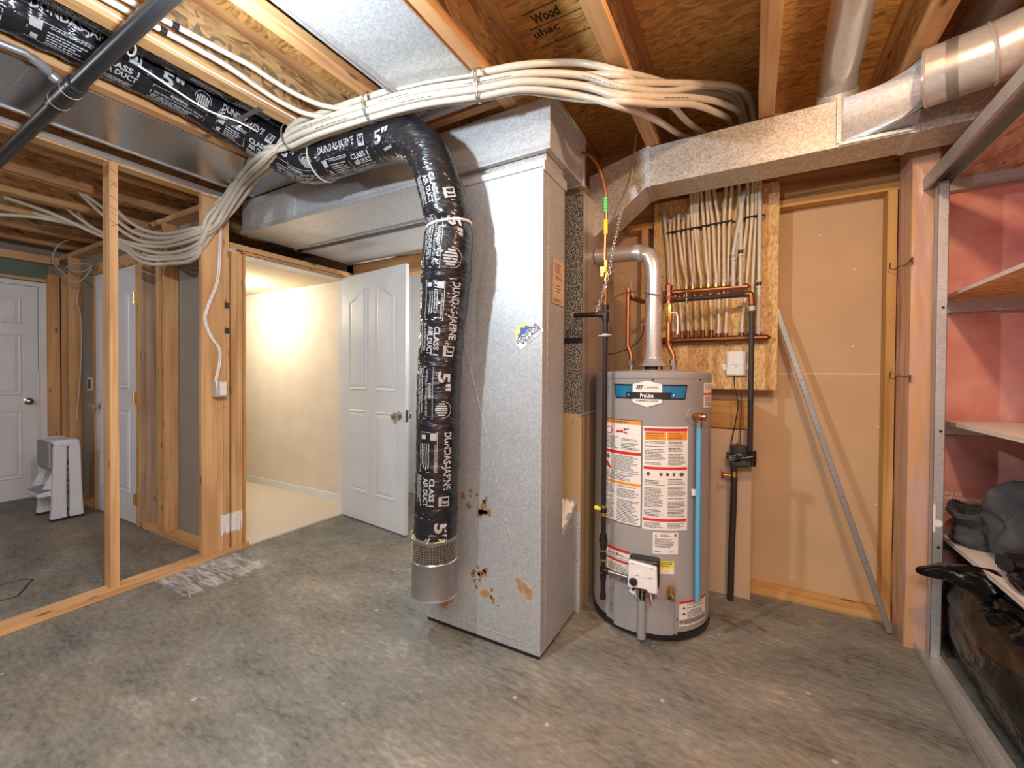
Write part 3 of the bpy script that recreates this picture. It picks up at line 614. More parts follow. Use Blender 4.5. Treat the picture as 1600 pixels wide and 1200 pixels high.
# right hand rectangular duct with 45 degree elbow
rd = thing('rectangular_supply_duct', 'long galvanized rectangular duct above the water heater', 'duct', (.1, 2.4, 2.2))
y0, y1 = 2.30, 2.50
m = MB()
A = [(-.50, 2.222), (-.50, 2.425)]; 
m.box(-.50, 1.0, y0, y1, 2.222, 2.425); m.build('straight_run', GALVD, rd, bevel=.002, smooth=False)
m = MB(); m.poly([(-.50, y0, 2.222), (-.50, y0, 2.425), (-.717, y0, 2.379), (-.80, y0, 2.335), (-.80, y0, 1.985)], (0, y1 - y0, 0)); m.build('elbow', GALVD, rd, bevel=.002, smooth=False)
MB().box(-.508, -.478, y0 - .004, y1, 2.217, 2.43).box(.545, .57, y0 - .004, y1, 2.217, 2.30).build('drive_cleat', GALV, rd, bevel=.001)
MB().box(-.805, -.79, y0 - .006, y1, 1.98, 2.34).build('end_flange', GALV, rd, bevel=.001)
MB().beam((-.50, y0 - .002, 2.425), (-.8, y0 - .002, 2.337), .004, .006).beam((-.50, y0 - .002, 2.222), (-.80, y0 - .002, 1.985), .006, .008).build('seam', GALV, rd)
# take-off boot to the round elbow (loft from rectangle to circle)
bt = MB(); n = 24
rc = [(.315, 2.425), (.315, 2.25), (.56, 2.235), (.56, 2.425)]
ctr = Vector((.555, 2.13, 2.335)); ax = Vector((.94, -.33, .0)).normalized(); hz = ax.cross(Vector((0, 0, 1))).normalized()
R0 = []; R1 = []
for k in range(n):
    an = 2 * PI * k / n; c, s_ = math.cos(an), math.sin(an)
    q = max(abs(c), abs(s_)); x = .44 + .122 * (c / q) * (-1); z = 2.335 + .09 * s_ / q
    R0.append(Vector((x, y0 - .002, z)))
    R1.append(ctr + hz * .092 * c * -1 * (-1) + Vector((0, 0, .092 * s_)))
R1 = [ctr - hz * .092 * math.cos(2 * PI * k / n) * (-1 if hz.x > 0 else 1) * (1) + Vector((0, 0, .092 * math.sin(2 * PI * k / n))) for k in range(n)]
if (R1[0] - R0[0]).length > (R1[n // 2] - R0[0]).length: R1 = [R1[(n // 2 - k) % n] for k in range(n)]
bt.add(R0 + R1, [(k, (k + 1) % n, n + (k + 1) % n, n + k) for k in range(n)])
el = thing('round_duct_elbow', 'ribbed round metal elbow leaving the long duct at upper right', 'duct', (.7, 2.1, 2.3))
bt.build('takeoff_boot', GALV, el, fix=False)
MB().box(.300, .318, y0 - .012, y0, 2.235, 2.43).box(.31, .56, y0 - .010, y0, 2.225, 2.24).build('boot_flange', GALV, el, bevel=.001)
pts = [ctr - ax * .01, ctr + ax * .07, ctr + ax * .15, ctr + ax * .20 + Vector((.02, 0, .01)), ctr + ax * .27 + Vector((.05, -.0, .03)), ctr + ax * .36 + Vector((.08, -.03, .09)), ctr + ax * .5 + Vector((.12, -.05, .2))]
MB().tube(pts, .098, 32, False).build('elbow_pipe', ALU, el)
for q, w in ((0, .1015), (2, .1035), (4, .1035)):
    d = (pts[q + 1] - pts[q]).normalized(); MB().tube([pts[q] - d * .006, pts[q], pts[q] + d * .006], [w - .004, w, w - .004], 32, False).build('rib', ALU, el)
d = (pts[1] - pts[0]).normalized(); MB().tube([pts[0] + d * .055, pts[0] + d * .085], [.0992, .0992], 32, False).build('tape_band', plain('foil_tape', (.36, .33, .31, 1), .45, .7), el)
# second round pipe past the duct end
e2 = thing('round_duct_elbow', 'round metal pipe behind the end of the long duct, beside the shelving', 'duct', (.95, 2.3, 2.3))
MB().tube(spline([(.90, 2.38, 2.30), (.98, 2.36, 2.31), (1.05, 2.30, 2.36), (1.08, 2.2, 2.46), (1.09, 2.05, 2.56)], 5), .085, 28, False).build('elbow_pipe', ALU, e2)
MB().tube([(.915, 2.378, 2.302), (.925, 2.376, 2.303)], .089, 28, False).tube([(1.01, 2.345, 2.33), (1.02, 2.338, 2.338)], .089, 28, False).build('rib', ALU, e2)
MB().box(.86, .905, 2.295, 2.31, 2.235, 2.34).build('hanger_tab', STUDM, e2, bevel=.001)
# round risers
r1 = thing('round_riser_duct', 'round metal riser rising from the top of the long duct', 'duct', (.31, 2.4, 2.43))
MB().lathe([(.080, 0), (.080, .075)], (.315, 2.40, 2.425), (0, 0, 1), 28).build('collar', GALV, r1)
MB().tube([(.315, 2.40, 2.49), (.31, 2.30, 2.56), (.305, 2.0, 2.60), (.30, 1.4, 2.62)], .072, 28, False).build('riser_pipe', ALU, r1)
r2 = thing('round_riser_duct', 'dark round metal pipe at the top edge beyond the ribbed elbow', 'duct', (.72, 2.4, 2.5))
MB().tube(spline([(.72, 2.42, 2.50), (.74, 2.3, 2.58), (.78, 2.0, 2.62), (.80, 1.5, 2.63)], 5), .07, 28, False).build('riser_pipe', ALU, r2)

# furnace
fu = thing('furnace', 'beige furnace cabinet with metal plenum between the column and the heater', 'furnace', (-1.1, 2.5, 0))
MB().box(-1.40, -.772, 2.10, 2.68, .0, 1.03).build('cabinet', BEIGE, fu, bevel=.004)
MB().box(-1.38, -.773, 2.115, 2.68, 1.03, 2.19).build('plenum', galv('plenum_steel', (.55, .50, .45, 1), .32, .1), fu, bevel=.003)
sp_ = MB().box(-.865, -.773, 2.106, 2.115, 1.03, 1.40).box(-.865, -.773, 2.106, 2.115, 1.43, 2.17).build('speckled_liner', SPECK, fu); sp_['label'] = 'speckled black and grey liner strip'
MB().box(-.87, -.773, 2.104, 2.115, 1.40, 1.43).build('dark_joint', BLACK, fu)
MB().box(-.775, -.768, 2.09, 2.68, 1.022, 1.036).box(-.80, -.768, 2.092, 2.104, 0, .52).build('metal_trim', GALV, fu, bevel=.001)
sc_ = MB()
for z in (.05, .27, .46): sc_.lathe([(.006, 0), (.004, .004)], (-.785, 2.092, z), (0, -1, 0), 8)
sc_.lathe([(.005, 0), (.003, .003)], (-.815, 2.10, .985), (0, -1, 0), 8); sc_.build('screw', CHROME, fu)
MB().box(-1.36, -.785, 1.888, 2.098, .02, .46).build('return_boot', GALVC, fu, bevel=.003)
m = MB(); m.poly([(-.785, 1.89, .46), (-.785, 2.098, .46), (-.785, 2.098, .585), (-.785, 2.04, .55)], (-.5, 0, 0)); m.build('boot_slope', GALV, fu)
rag = MB(); rr = random.Random(9)
def rg(a, b):
    p = Vector((-.90 + .11 * a, 1.93 + .14 * b, .475 + .09 * b + .05 * a * (1 - a) * 2)); nn = noise.noise(Vector((a * 5, b * 5, 1))) * .02
    return p + Vector((0, 0, nn))
rag.grid(rg, 14, 14); o = rag.build('crumpled_cloth', LABW, fix=False); tag(o, 'crumpled white cloth on the low duct boot beside the furnace', 'cloth')
o.modifiers.new('thick', 'SOLIDIFY').thickness = .004

# ================================================================== BLACK INSULATED HOSES
def hose_surface(path, rad, ref=None):
    """returns S(s, ang): point on the hose skin, s = arc length, ang = angle round it (0 faces the room)"""
    P = [Vector(p) for p in path]; L = [0]
    for a, b in zip(P, P[1:]): L.append(L[-1] + (b - a).length)
    T = [(P[min(i + 1, len(P) - 1)] - P[max(i - 1, 0)]).normalized() for i in range(len(P))]
    O = []
    for p, t in zip(P, T):
        w = (Vector((0.0, 0.0, 1.25)) - p) if ref is None else Vector(ref)
        w = w - t * w.dot(t); O.append(w.normalized())
    def Sf(s, ang, extra=0.0, wr=True):
        s = max(0, min(L[-1] - 1e-6, s)); lo, hi = 0, len(L) - 1
        while hi - lo > 1:
            m_ = (lo + hi) // 2
            if L[m_] <= s: lo = m_
            else: hi = m_
        f = (s - L[lo]) / max(1e-9, L[hi] - L[lo]); p = P[lo].lerp(P[hi], f); t = T[lo].lerp(T[hi], f).normalized(); o_ = O[lo].lerp(O[hi], f); o_ = (o_ - t * o_.dot(t)).normalized()
        q = t.cross(o_); r = rad(s, L[-1]) if callable(rad) else rad
        if wr:
            w = noise.noise(Vector((s * 26, math.cos(ang) * 1.3, math.sin(ang) * 1.3))) * .0045 + noise.noise(Vector((s * 60 + 7 + ang, math.cos(ang) * 2.5, math.sin(ang) * 2.5))) * .0022
            r += w
        return p + (o_ * math.cos(ang) + q * math.sin(ang)) * (r + extra)
    return Sf, L[-1], P, L
def hose_mesh(name, Sf, Lt, parent, step=.009, seg=40):
    n = int(Lt / step); m = MB()
    vs = [Sf(Lt * i / n, 2 * PI * k / seg) for i in range(n + 1) for k in range(seg)]
    m.add(vs, [(i * seg + k, i * seg + (k + 1) % seg, (i + 1) * seg + (k + 1) % seg, (i + 1) * seg + k) for i in range(n) for k in range(seg)] + [tuple(range(seg))[::-1], tuple(n * seg + k for k in range(seg))])
    return m.build(name, HOSE, parent, fix=True)
def hose_print(Sf, Lt, s0, period, parent, r, flip=1, rng=(0, 99), bold=.02):
    m = MB(); rn = random.Random(4)
    def F(base): return lambda a, b: Sf(base + a, b * flip, .0012)
    s = s0
    D = math.radians
    while s < Lt:
        f = F(s)
        def line(a0, a1, d0, d1, t, **k):
            if s + a0 >= rng[0] and s + a1 <= min(Lt, rng[1]): put_text(m, t, f, a0, a1, D(d0), D(d1), **k)
        def rect(a0, a1, d0, d1, nx=1):
            if s + a0 >= rng[0] and s + a1 <= min(Lt, rng[1]): put_rect(m, f, a0, a1, D(d0), D(d1), nx, 2)
        def fp(a0, a1, d0, d1, rows, fill=.5):
            if s + a0 >= rng[0] and s + a1 <= min(Lt, rng[1]): fine_print(m, f, a0, a1, D(d0), D(d1), rows, fill, rnd=rn)
        line(.0, .245, 10, 36, 'DUNDAS-JAFINE', bold=.03)
        for q in ((0, .17, -48, -46.6), (0, .17, -2, -.6)): rect(*q, nx=8)
        rect(0, .0025, -48, -1); rect(.168, .1705, -48, -1)
        line(.055, .165, -10, -3.5, 'DUNDAS-JAFINE', bold=.02); rect(.004, .035, -19, -3, 3); fp(.05, .16, -45, -14, 5, .42); rect(.012, .03, -44, -32, 2)
        line(.195, .315, -20, -6, 'CLASS 1', bold=.03); line(.195, .315, -37, -23, 'AIR DUCT', bold=.03); fp(.185, .32, -60, -42, 5)
        rect(.272, .315, 5, 13, 3); rect(.272, .278, 5, 33); rect(.309, .315, 5, 33); rect(.272, .315, 30, 33, 3); line(.286, .301, 14, 30, 'J', bold=.05)
        line(.385, .465, -4, 30, '5"', bold=.03)
        for q in ((.365, .585, -16, -14.8), (.365, .585, -62, -60.8)): rect(*q, nx=8)
        rect(.365, .3675, -62, -15); rect(.5825, .585, -62, -15)
        line(.43, .50, -27, -19, 'WARNING:', bold=.03); line(.375, .575, -35, -29, 'THIS PRODUCT IS FOR INDOOR USE ONLY', bold=.01); fp(.372, .575, -59, -38, 4, .5)
        # striped globe emblem
        c = .545; n = 16
        if rng[0] <= s + .5 and s + .58 <= min(Lt, rng[1]):
            for k in range(6):
                a0 = c - .028 + k * .0095; h = math.sqrt(max(0, .029 ** 2 - (a0 + .003 - c) ** 2)) / r
                put_rect(m, f, a0, a0 + .0062, D(9) - h, D(9) + h * .8, 1, 4)
            for k in range(n):
                a1, a2 = PI * (-.55 + 1.1 * k / n), PI * (-.55 + 1.1 * (k + 1) / n)
                p = [(c + .0 + math.sin(a1) * .034, D(11) + math.cos(a1) * .034 / r), (c + math.sin(a2) * .034, D(11) + math.cos(a2) * .034 / r), (c + math.sin(a2) * .0365, D(11) + math.cos(a2) * .0365 / r), (c + math.sin(a1) * .0365, D(11) + math.cos(a1) * .0365 / r)]
                m.add([f(*q) for q in p], [(0, 1, 2, 3)])
        s += period
    o = m.build('printed_lettering', PRINT, parent, fix=False, smooth=False); return o
hs = thing('insulated_air_hose', 'thick black insulated air hose hanging in front of the metal column', 'hose', (-1.21, 1.48, .25))
top = [(-2.30, -.9, 2.53), (-2.30, .2, 2.53), (-2.30, .9, 2.525), (-2.285, 1.15, 2.49), (-2.19, 1.30, 2.41), at(478, 255, y=1.40), at(530, 243, y=1.43), at(585, 226, y=1.435), at(628, 218, y=1.43), at(660, 232, y=1.43), at(679, 266, y=1.44), at(692, 310, y=1.46)]
bot = [at(702, 355, y=1.475), at(699, 400, y=1.47), at(696, 450, y=1.48), at(691, 520, y=1.48), at(686, 600, y=1.48), at(684, 700, y=1.48), at(682, 780, y=1.48), at(680, 848, y=1.48)]
path = spline(top + bot, 12)
_, Lh, _, Ls = hose_surface(path, .09)
iz = min(range(len(path)), key=lambda i: (path[i] - Vector(bot[0])).length); s_strap = Ls[iz]
def hrad(s, L):
    r = .096 + .012 * math.exp(-((s - s_strap - .16) / .22) ** 2) - .014 * math.exp(-((s - s_strap) / .018) ** 2) - .006 * math.exp(-((s - s_strap + .35) / .12) ** 2)
    return r - .012 * max(0, (s - L + .05) / .05)
Sf, Lh, _, Ls = hose_surface(path, hrad)
hm = hose_mesh('hose_wrap', Sf, Lh, hs)
s0 = Ls[min(range(len(path)), key=lambda i: (path[i] - at(696, 450, y=1.48)).length)] - .02
hose_print(Sf, Lh, s0 - .64, .64, hm, .096, -1, (s_strap - .33, Lh - .01))
hose_print(Sf, Lh, .1, .64, hm, .096, -1, (0, s_strap - .40))
a = spline([tuple(Sf(s_strap + .006 * math.sin(k / 12 * 2 * PI), k / 12 * 2 * PI, .004, False)) for k in range(13)], 2)
MB().tube(a, .006, 6, False).build('tie_strap', WHITEP, hs)
s2 = Ls[min(range(len(path)), key=lambda i: (path[i] - Vector(at(503, 250, y=1.415))).length)]
MB().tube([Sf(s2, k / 24 * 2 * PI, .002, False) for k in range(25)], .0045, 6, False).build('tie_strap', plain('clear_tie', (.45, .45, .42, 1), .4), hs)
# metal bucket end
c = at(679, 850, y=1.48)
zt, zb = at(679, 836, y=1.48).z, at(679, 925, y=1.48).z
zm = at(679, 868, y=1.48).z
can = thing('bucket_diffuser', 'grey metal can with mesh collar on the end of the hanging hose', 'can', (c.x, c.y, zb))
CANM = plain('can_grey', (.30, .30, .30, 1), .38, .7)
MB().lathe([(.096, zb + .012), (.101, zb + .004), (.103, zb + .008), (.101, zb + .014), (.100, zm - .012), (.103, zm - .006), (.101, zm)], (c.x, c.y, 0), seg=48).build('can_body', CANM, can)
MB().lathe([(.1025, zb), (.1035, zb + .003), (.1025, zb + .007)], (c.x, c.y, 0), seg=48).lathe([(.102, zm - .008), (.1045, zm - .004), (.102, zm)], (c.x, c.y, 0), seg=48).build('bright_rim', plain('bright_rim', (.8, .8, .78, 1), .2, .9), can)
MB().lathe([(.098, zm), (.098, zt)], (c.x, c.y, 0), seg=48).build('dark_liner', plain('dark_brown_liner', (.05, .04, .03, 1), .6), can)
mm = MB(); nn = 46
for k in range(nn):
    a = 2 * PI * k / nn; p = Vector((c.x + math.cos(a) * .1003, c.y + math.sin(a) * .1003, 0)); mm.beam(p + Vector((0, 0, zm)), p + Vector((0, 0, zt)), .0011, .0011, (math.cos(a), math.sin(a), 0))
for k in range(9):
    z = zm + (zt - zm) * (k + .5) / 9; mm.lathe([(.0998, z - .0006), (.1010, z), (.0998, z + .0006)], (c.x, c.y, 0), seg=48)
mm.build('wire_mesh', plain('mesh_wire', (.5, .45, .38, 1), .35, .8), can, smooth=False)
MB().lathe([(.098, zt - .012), (.1025, zt - .006), (.1025, zt + .004), (.097, zt + .008)], (c.x, c.y, 0), seg=48).build('upper_rim', CANM, can)
ins = MB(); rr = random.Random(5)
for k in range(26):
    a = rr.uniform(PI, 2.1 * PI); p = Vector((c.x + math.cos(a) * .088, c.y + math.sin(a) * .088, zt + .004)); ins.tube([p, p + Vector((rr.gauss(0, .01), rr.gauss(0, .01), rr.uniform(.0, .02))), p + Vector((rr.gauss(0, .014), rr.gauss(0, .014), rr.uniform(0, .015)))], .003, 5)
ins.build('fibre_tuft', plain('yellow_fibre', (.6, .52, .28, 1), .9), can)
# second hose staying up in the joist bay
h2 = thing('insulated_air_hose', 'black insulated air hose tucked up between the joists at upper left', 'hose', (-2.08, .3, 2.5))
p2 = spline([(-2.075, -.9, 2.565), (-2.08, .2, 2.565), (-2.085, 1.0, 2.56), (-2.09, 1.6, 2.565), (-2.09, 2.4, 2.57)], 14)
Sf2, L2, _, _ = hose_surface(p2, .085)
hm2 = hose_mesh('hose_wrap', Sf2, L2, h2, .012, 32)
hose_print(Sf2, L2, .35, .64, hm2, .085, -1)
# tag and hanging strap in the bay
MB().beam((-2.42, 1.03, 2.452), (-1.96, 1.03, 2.452), .018, .004, (0, 0, 1))
tag(MB().beam((-2.43, 1.13, 2.427), (-1.945, 1.13, 2.427), .020, .004).build('pipe_hanger_strap', plain('aged_strap', (.2, .19, .17, 1), .5, .6)), 'short metal strap across the joist bay under the black hoses', 'strap')
def cable(name, pts, r, m, label, cat='cable', grp=None, seg=8, n=8):
    return tag(MB().tube(spline(pts, n), r, seg).build(name, m), label, cat, grp)
cable('electrical_cable', [(-2.12, .75, 2.44), (-2.15, 1.0, 2.415), (-2.13, 1.15, 2.42), (-2.16, 1.45, 2.42), (-2.20, 1.62, 2.435)], .004, WHITEP, 'white cable stapled under the black hoses')
cable('electrical_cable', [(-1.912, .5, 2.455), (-1.905, .8, 2.44), (-1.905, 1.3, 2.442), (-1.905, 1.6, 2.45)], .0035, WHITEP, 'thin white wire along the flange of the stamped joist')
MB_ = MB(); 
tagm = tag(MB().tube([at(205 + 7 * math.cos(k / 10 * 2 * PI), 77 + 10 * math.sin(k / 10 * 2 * PI), z=2.44) for k in range(11)], .004, 8, False).build('hanging_loop', WHITEP), 'small white loop hanging under the black hoses at the top edge', 'loop')

# ================================================================== WHITE WATER PIPES
ends = [  # left ends in the closet: list of points after the corner
    [at(300, 358, x=-3.13), at(250, 365, x=-3.6), at(205, 348, x=-3.9), at(155, 302, x=-4.2), at(120, 282, x=-4.35), at(80, 255, x=-4.5)],
    [at(300, 364, x=-3.13), at(250, 372, x=-3.6), at(205, 360, x=-3.9), at(158, 322, x=-4.2), at(110, 285, x=-4.4), at(70, 240, x=-4.6)],
    [at(305, 374, x=-3.13), at(255, 385, x=-3.6), at(205, 380, x=-3.9), at(150, 358, x=-4.3), at(105, 325, x=-4.6), at(88, 300, x=-4.8)],
    [at(305, 384, x=-3.13), at(255, 396, x=-3.6), at(205, 384, x=-3.9), at(150, 365, x=-4.3), at(80, 333, x=-4.6), at(0, 306, x=-4.9), at(-60, 290, x=-5.1)],
    [at(305, 391, x=-3.13), at(255, 402, x=-3.6), at(200, 392, x=-3.9), at(150, 362, x=-4.4), at(125, 335, x=-4.7), at(118, 315, x=-4.9)],
    [at(308, 401, x=-3.13), at(262, 412, x=-3.5), at(225, 410, x=-3.7), at(190, 385, x=-4.0), at(150, 360, x=-4.5), at(60, 340, x=-4.8), at(-40, 333, x=-5.1)],
    [at(300, 368, x=-3.13), at(250, 380, x=-3.6), at(205, 370, x=-3.9), at(155, 330, x=-4.2), at(115, 290, x=-4.4), at(75, 247, x=-4.55)],
    [at(306, 396, x=-3.13), at(260, 405, x=-3.5), at(222, 402, x=-3.7), at(190, 380, x=-4.0), at(140, 356, x=-4.4), at(40, 330, x=-4.9), at(-40, 315, x=-5.1)]]
mains = [at(905, 135, z=2.37), at(820, 128, z=2.365), at(748, 140, z=2.36), at(660, 153, z=2.36), at(580, 174, z=2.36), at(500, 200, z=2.36), at(455, 220, z=2.36), at(415, 245, z=2.33), at(382, 278, x=-2.72), at(352, 322, x=-2.96), at(330, 350, x=-3.03)]
def fan(pts, xe): return [at(u, v, y=y) for u, v, y in pts] + [(xe, 2.58, 2.48), (xe, 2.64, 2.38), (xe, 2.65, 2.30)]
rights = [  # after the fan the pipes rise into the joist bay and drop behind the rectangular duct
    fan([(970, 112, 1.62), (1020, 124, 1.80), (1065, 138, 2.0), (1110, 146, 2.25), (1150, 158, 2.42)], -.02),
    fan([(970, 118, 1.62), (1010, 136, 1.82), (1045, 158, 2.05), (1068, 185, 2.30)], -.20),
    fan([(970, 130, 1.62), (1040, 130, 1.82), (1100, 131, 2.02), (1148, 136, 2.22), (1172, 158, 2.42)], .0),
    fan([(970, 136, 1.62), (1040, 143, 1.82), (1095, 135, 2.02), (1135, 138, 2.22), (1158, 160, 2.42)], -.05),
    fan([(970, 148, 1.60), (1030, 152, 1.76), (1085, 153, 1.95), (1130, 162, 2.18), (1158, 182, 2.42)], -.08),
    fan([(970, 158, 1.60), (1030, 163, 1.76), (1080, 163, 1.95), (1115, 174, 2.15), (1140, 190, 2.42)], -.12),
    fan([(960, 164, 1.60), (995, 175, 1.72), (1030, 190, 1.92), (1058, 208, 2.30)], -.24),
    fan([(970, 152, 1.60), (1020, 150, 1.76), (1050, 166, 1.95), (1076, 192, 2.25)], -.17)]
FAN = [4, 2, 3, 1, 6, 5, 7, 0]
offs = [(a_ * 1.42, b_ * 1.42) for a_, b_ in [(0, 0), (.019, .012), (-.019, .010), (.004, .024), (-.006, -.022), (.020, -.013), (-.022, -.012), (.0, .046)]]
plab = ['white pipe of the bundle, fifth from the top of the fan above the duct', 'white pipe of the bundle, third from the top, bending down farthest right', 'white pipe of the bundle, fourth from the top of the fan above the duct',
        'white pipe of the bundle, second from the top, dropping early behind the duct', 'lowest white pipe of the bundle, first to drop behind the duct', 'white pipe of the bundle, second from the bottom of the fan',
        'white pipe of the bundle, third from the bottom of the fan', 'topmost white pipe of the bundle in the fan above the duct']
for k in range(8):
    ox, oz = offs[k]; ml = []
    for i, p in enumerate(mains):
        q = Vector(p); t = (Vector(mains[min(i + 1, len(mains) - 1)]) - Vector(mains[max(i - 1, 0)])).normalized(); side = t.cross(Vector((0, 0, 1))).normalized(); up = side.cross(t)
        sp_k = 1.0 if i > 0 else 1.4
        if i >= 7: ox2, oz2 = oz, ox
        else: ox2, oz2 = ox, oz
        ml.append(q + side * ox2 * sp_k * .9 + up * oz2 * sp_k)
    pts = list(reversed([Vector(q) for q in rights[FAN[k]]])) + ml + [Vector(q) for q in ends[k]]
    o = cable('water_pipe', pts, .0132, PEX, plab[k], 'pipe', 'bundled white water pipes', 12, 7)
    if k in (0, 2, 5, 6):
        Sp, Lp, _, _ = hose_surface(spline(pts, 7), .0134); pm_ = MB(); rk = random.Random(k)
        a_ = Lp * (.16 + .03 * k)
        while a_ < Lp * .62:
            fine_print(pm_, lambda x_, y_: Sp(x_, y_, 0, False), a_, a_ + .22, -.28, .12, 1, .5, rnd=rk); a_ += .42
        if pm_.v:
            oo = pm_.build('printed_lettering', INK, None, fix=False, smooth=False); l_ = oo.location.copy(); oo.parent = o; oo.location = l_ - o.location
# two short tails joining from the left over the stamped joist
for k, (pp, lb) in enumerate((([(-1.83, .0, 2.47), (-1.83, .55, 2.47), at(345, 78, z=2.465), at(390, 102, z=2.455), at(430, 128, z=2.445), at(468, 150, z=2.43), at(510, 166, z=2.415), at(560, 170, z=2.40), at(620, 160, z=2.39)], 'upper white pipe curving out of the joist bay beside the stamped numbers'),
                              ([(-1.87, .0, 2.46), (-1.87, .55, 2.46), at(318, 82, z=2.455), at(365, 110, z=2.445), at(405, 138, z=2.435), at(440, 160, z=2.42), at(480, 178, z=2.405), at(530, 184, z=2.39), at(590, 172, z=2.375)], 'lower white pipe curving out of the joist bay beside the stamped numbers'))):
    cable('water_pipe', pp, .0105, PEX, lb, 'pipe', 'white pipes from the joist bay', 12)
    q = spline(pp, 8)[12]; MB_ = MB().lathe([(.0125, -.01), (.0125, .01)], q, (0, 1, 0), 12); tag(MB_.build('pipe_clip', BLACK), ('upper' if k == 0 else 'lower') + ' black clip holding a white pipe by the stamped joist', 'clip')
# metal hanger straps round the bundle
SILV = plain('perforated_steel', (.42, .42, .40, 1), .35, .8)
def strap(i, label, ex=0):
    p = Vector(mains[i]); t = (Vector(mains[i + 1]) - Vector(mains[i - 1])).normalized(); s_ = t.cross(Vector((0, 0, 1))).normalized(); u_ = s_.cross(t)
    m = MB(); n = 22; W = t * .007
    ring = [p + s_ * (.052 + ex) * math.cos(2 * PI * k / n) + u_ * (.016 + (.064 + ex) * math.sin(2 * PI * k / n)) for k in range(n)]
    for k in range(n):
        a, b = ring[k], ring[(k + 1) % n]
        if k % 2: m.beam(a, b, .013, .0015, (a + b) / 2 - p)
        else:
            e = (b - a); m.beam(a + W * .7, b + W * .7, .004, .0015, (a + b) / 2 - p); m.beam(a - W * .7, b - W * .7, .004, .0015, (a + b) / 2 - p)
    m.tube([ring[5], ring[5] + Vector((0, 0, .05))], .003, 6)
    tag(m.build('hanger_strap', SILV, smooth=False), label, 'strap', 'metal straps round the white pipes')
strap(2, 'perforated metal strap round the white pipes, in front of the column top'); strap(4, 'perforated metal strap round the white pipes, above the hose elbow'); strap(6, 'metal strap round the white pipes where they turn down'); strap(8, 'twisted metal strap round the white pipes, lowest on the bend', -.004)
p = Vector(mains[9]); tag(MB().tube(spline([p + Vector((.02, -.045, -.02)), p + Vector((-.02, -.05, .0)), p + Vector((.01, -.02, .055)), p + Vector((-.03, .0, .06)), p + Vector((-.10, -.09, .07))], 6), .0025, 6).build('cable_tie', WHITEP), 'white plastic tie round the drooping pipes at the corner stud', 'tie')
# loose white wires in the closet corner
WC = PEX
for pts, lb in (([at(118, 372, y=1.45), at(95, 380, y=1.42), at(83, 398, y=1.40), at(86, 413, y=1.40), at(98, 425, y=1.42), at(118, 440, y=1.44), at(130, 436, y=1.46), at(143, 420, y=1.46)], 'big loop of loose white wire in the far closet corner'),
                ([at(103, 418, y=1.47), at(118, 412, y=1.45), at(143, 414, y=1.45), at(130, 424, y=1.46), at(108, 420, y=1.47)], 'small coil of loose white wire beside the big loop'),
                ([at(124, 452, x=-5.754), at(121, 470, x=-5.754), at(127, 500, x=-5.756), at(127, 560, x=-5.757), at(124, 610, x=-5.757), at(120, 655, x=-5.757)], 'loose white cable hanging down the stud left of the closed grey door')):
    cable('loose_cable', pts, .006, WC, lb, 'cable')
# junction box + cable on the corner stud
bx = thing('switch_box', 'small white metal switch box on the corner stud', 'electrical box', (-3.08, 1.525, 1.1))
b0 = at(341, 607, x=-3.09)
MB().box(-3.10, -3.045, b0.y - .035, b0.y + .030, b0.z - .055, b0.z + .050).build('box_body', plain('zinc_box', (.6, .6, .6, 1), .4, .5), bx, bevel=.004)
MB().box(-3.046, -3.040, b0.y - .012, b0.y + .028, b0.z - .045, b0.z + .045).build('cover', WHITEP, bx, bevel=.004)
MB().lathe([(.004, 0), (.003, .003)], (-3.04, b0.y + .008, b0.z + .038), (1, 0, 0), 8).build('screw', CHROME, bx)
cp = [at(u, v, x=-3.088) for u, v in ((343, 352), (342, 395), (338, 440), (323, 480), (319, 500), (328, 525), (341, 545), (342, 565), (337, 590), (336, 596))]
cable('electrical_cable', cp, .0045, WHITEP, 'white cable winding down the corner stud into the switch box'); cable('electrical_cable', [q + Vector((.001, .010, 0)) for q in cp], .0045, WHITEP, 'second white cable running beside the first down the corner stud')
ob = thing('outlet_box', 'small blue outlet box behind the framing left of the grey door', 'electrical box', at(141, 600, y=1.585))
q = at(141, 600, y=1.58); MB().box(q.x - .06, q.x + .04, 1.576, 1.588, q.z - .06, q.z + .06).build('box_rim', WHITEP, ob); MB().box(q.x - .04, q.x + .025, 1.573, 1.577, q.z - .045, q.z + .045).build('box_inside', plain('dark_blue_box', (.03, .05, .10, 1), .5), ob)

# black drain pipe with grey conduit, upper left
dp = thing('drain_pipe', 'black drain pipe crossing under the joists at upper left', 'pipe', (-2.6, .63, 2.35))
a, b = at(215, 40, z=2.372), at(-15, 262, z=2.325); a = Vector(a); b = Vector(b); d = (b - a).normalized()
MB().tube([a + d * -1.2, b + d * .3], .026, 24).build('pipe', ABS, dp)
def ondp(u, v):
    q = Vector(at(u, v, z=2.35)); return a + d * (q - a).dot(d)
for u, v, w in ((101, 135, .034), (83, 152, .034)):
    q = ondp(u, v); MB().tube([q - d * .018, q + d * .018], w, 24).build('coupling', ABS, dp); MB().tube([q + d * .018, q + d * .022], [w + .001, w + .001], 24).build('coupling_ring', PEX, dp)
MB().tube([ondp(108, 128), ondp(76, 160)], .0325, 24).build('hub', ABS, dp)
q = ondp(96, 140)
gc = thing('steel_conduit', 'thin grey conduit with elbows joining the black drain pipe', 'pipe', tuple(q))
e = [Vector(at(-25, 58, z=2.42)), Vector(at(40, 83, z=2.42)), Vector(at(57, 96, z=2.415)), Vector(at(70, 105, z=2.41)), Vector(at(83, 122, z=2.40)), q + Vector((0, 0, .02))]
CONDG = plain('conduit_grey', (.35, .37, .39, 1), .35, .5)
MB().tube(e, .013, 16).build('pipe', CONDG, gc)
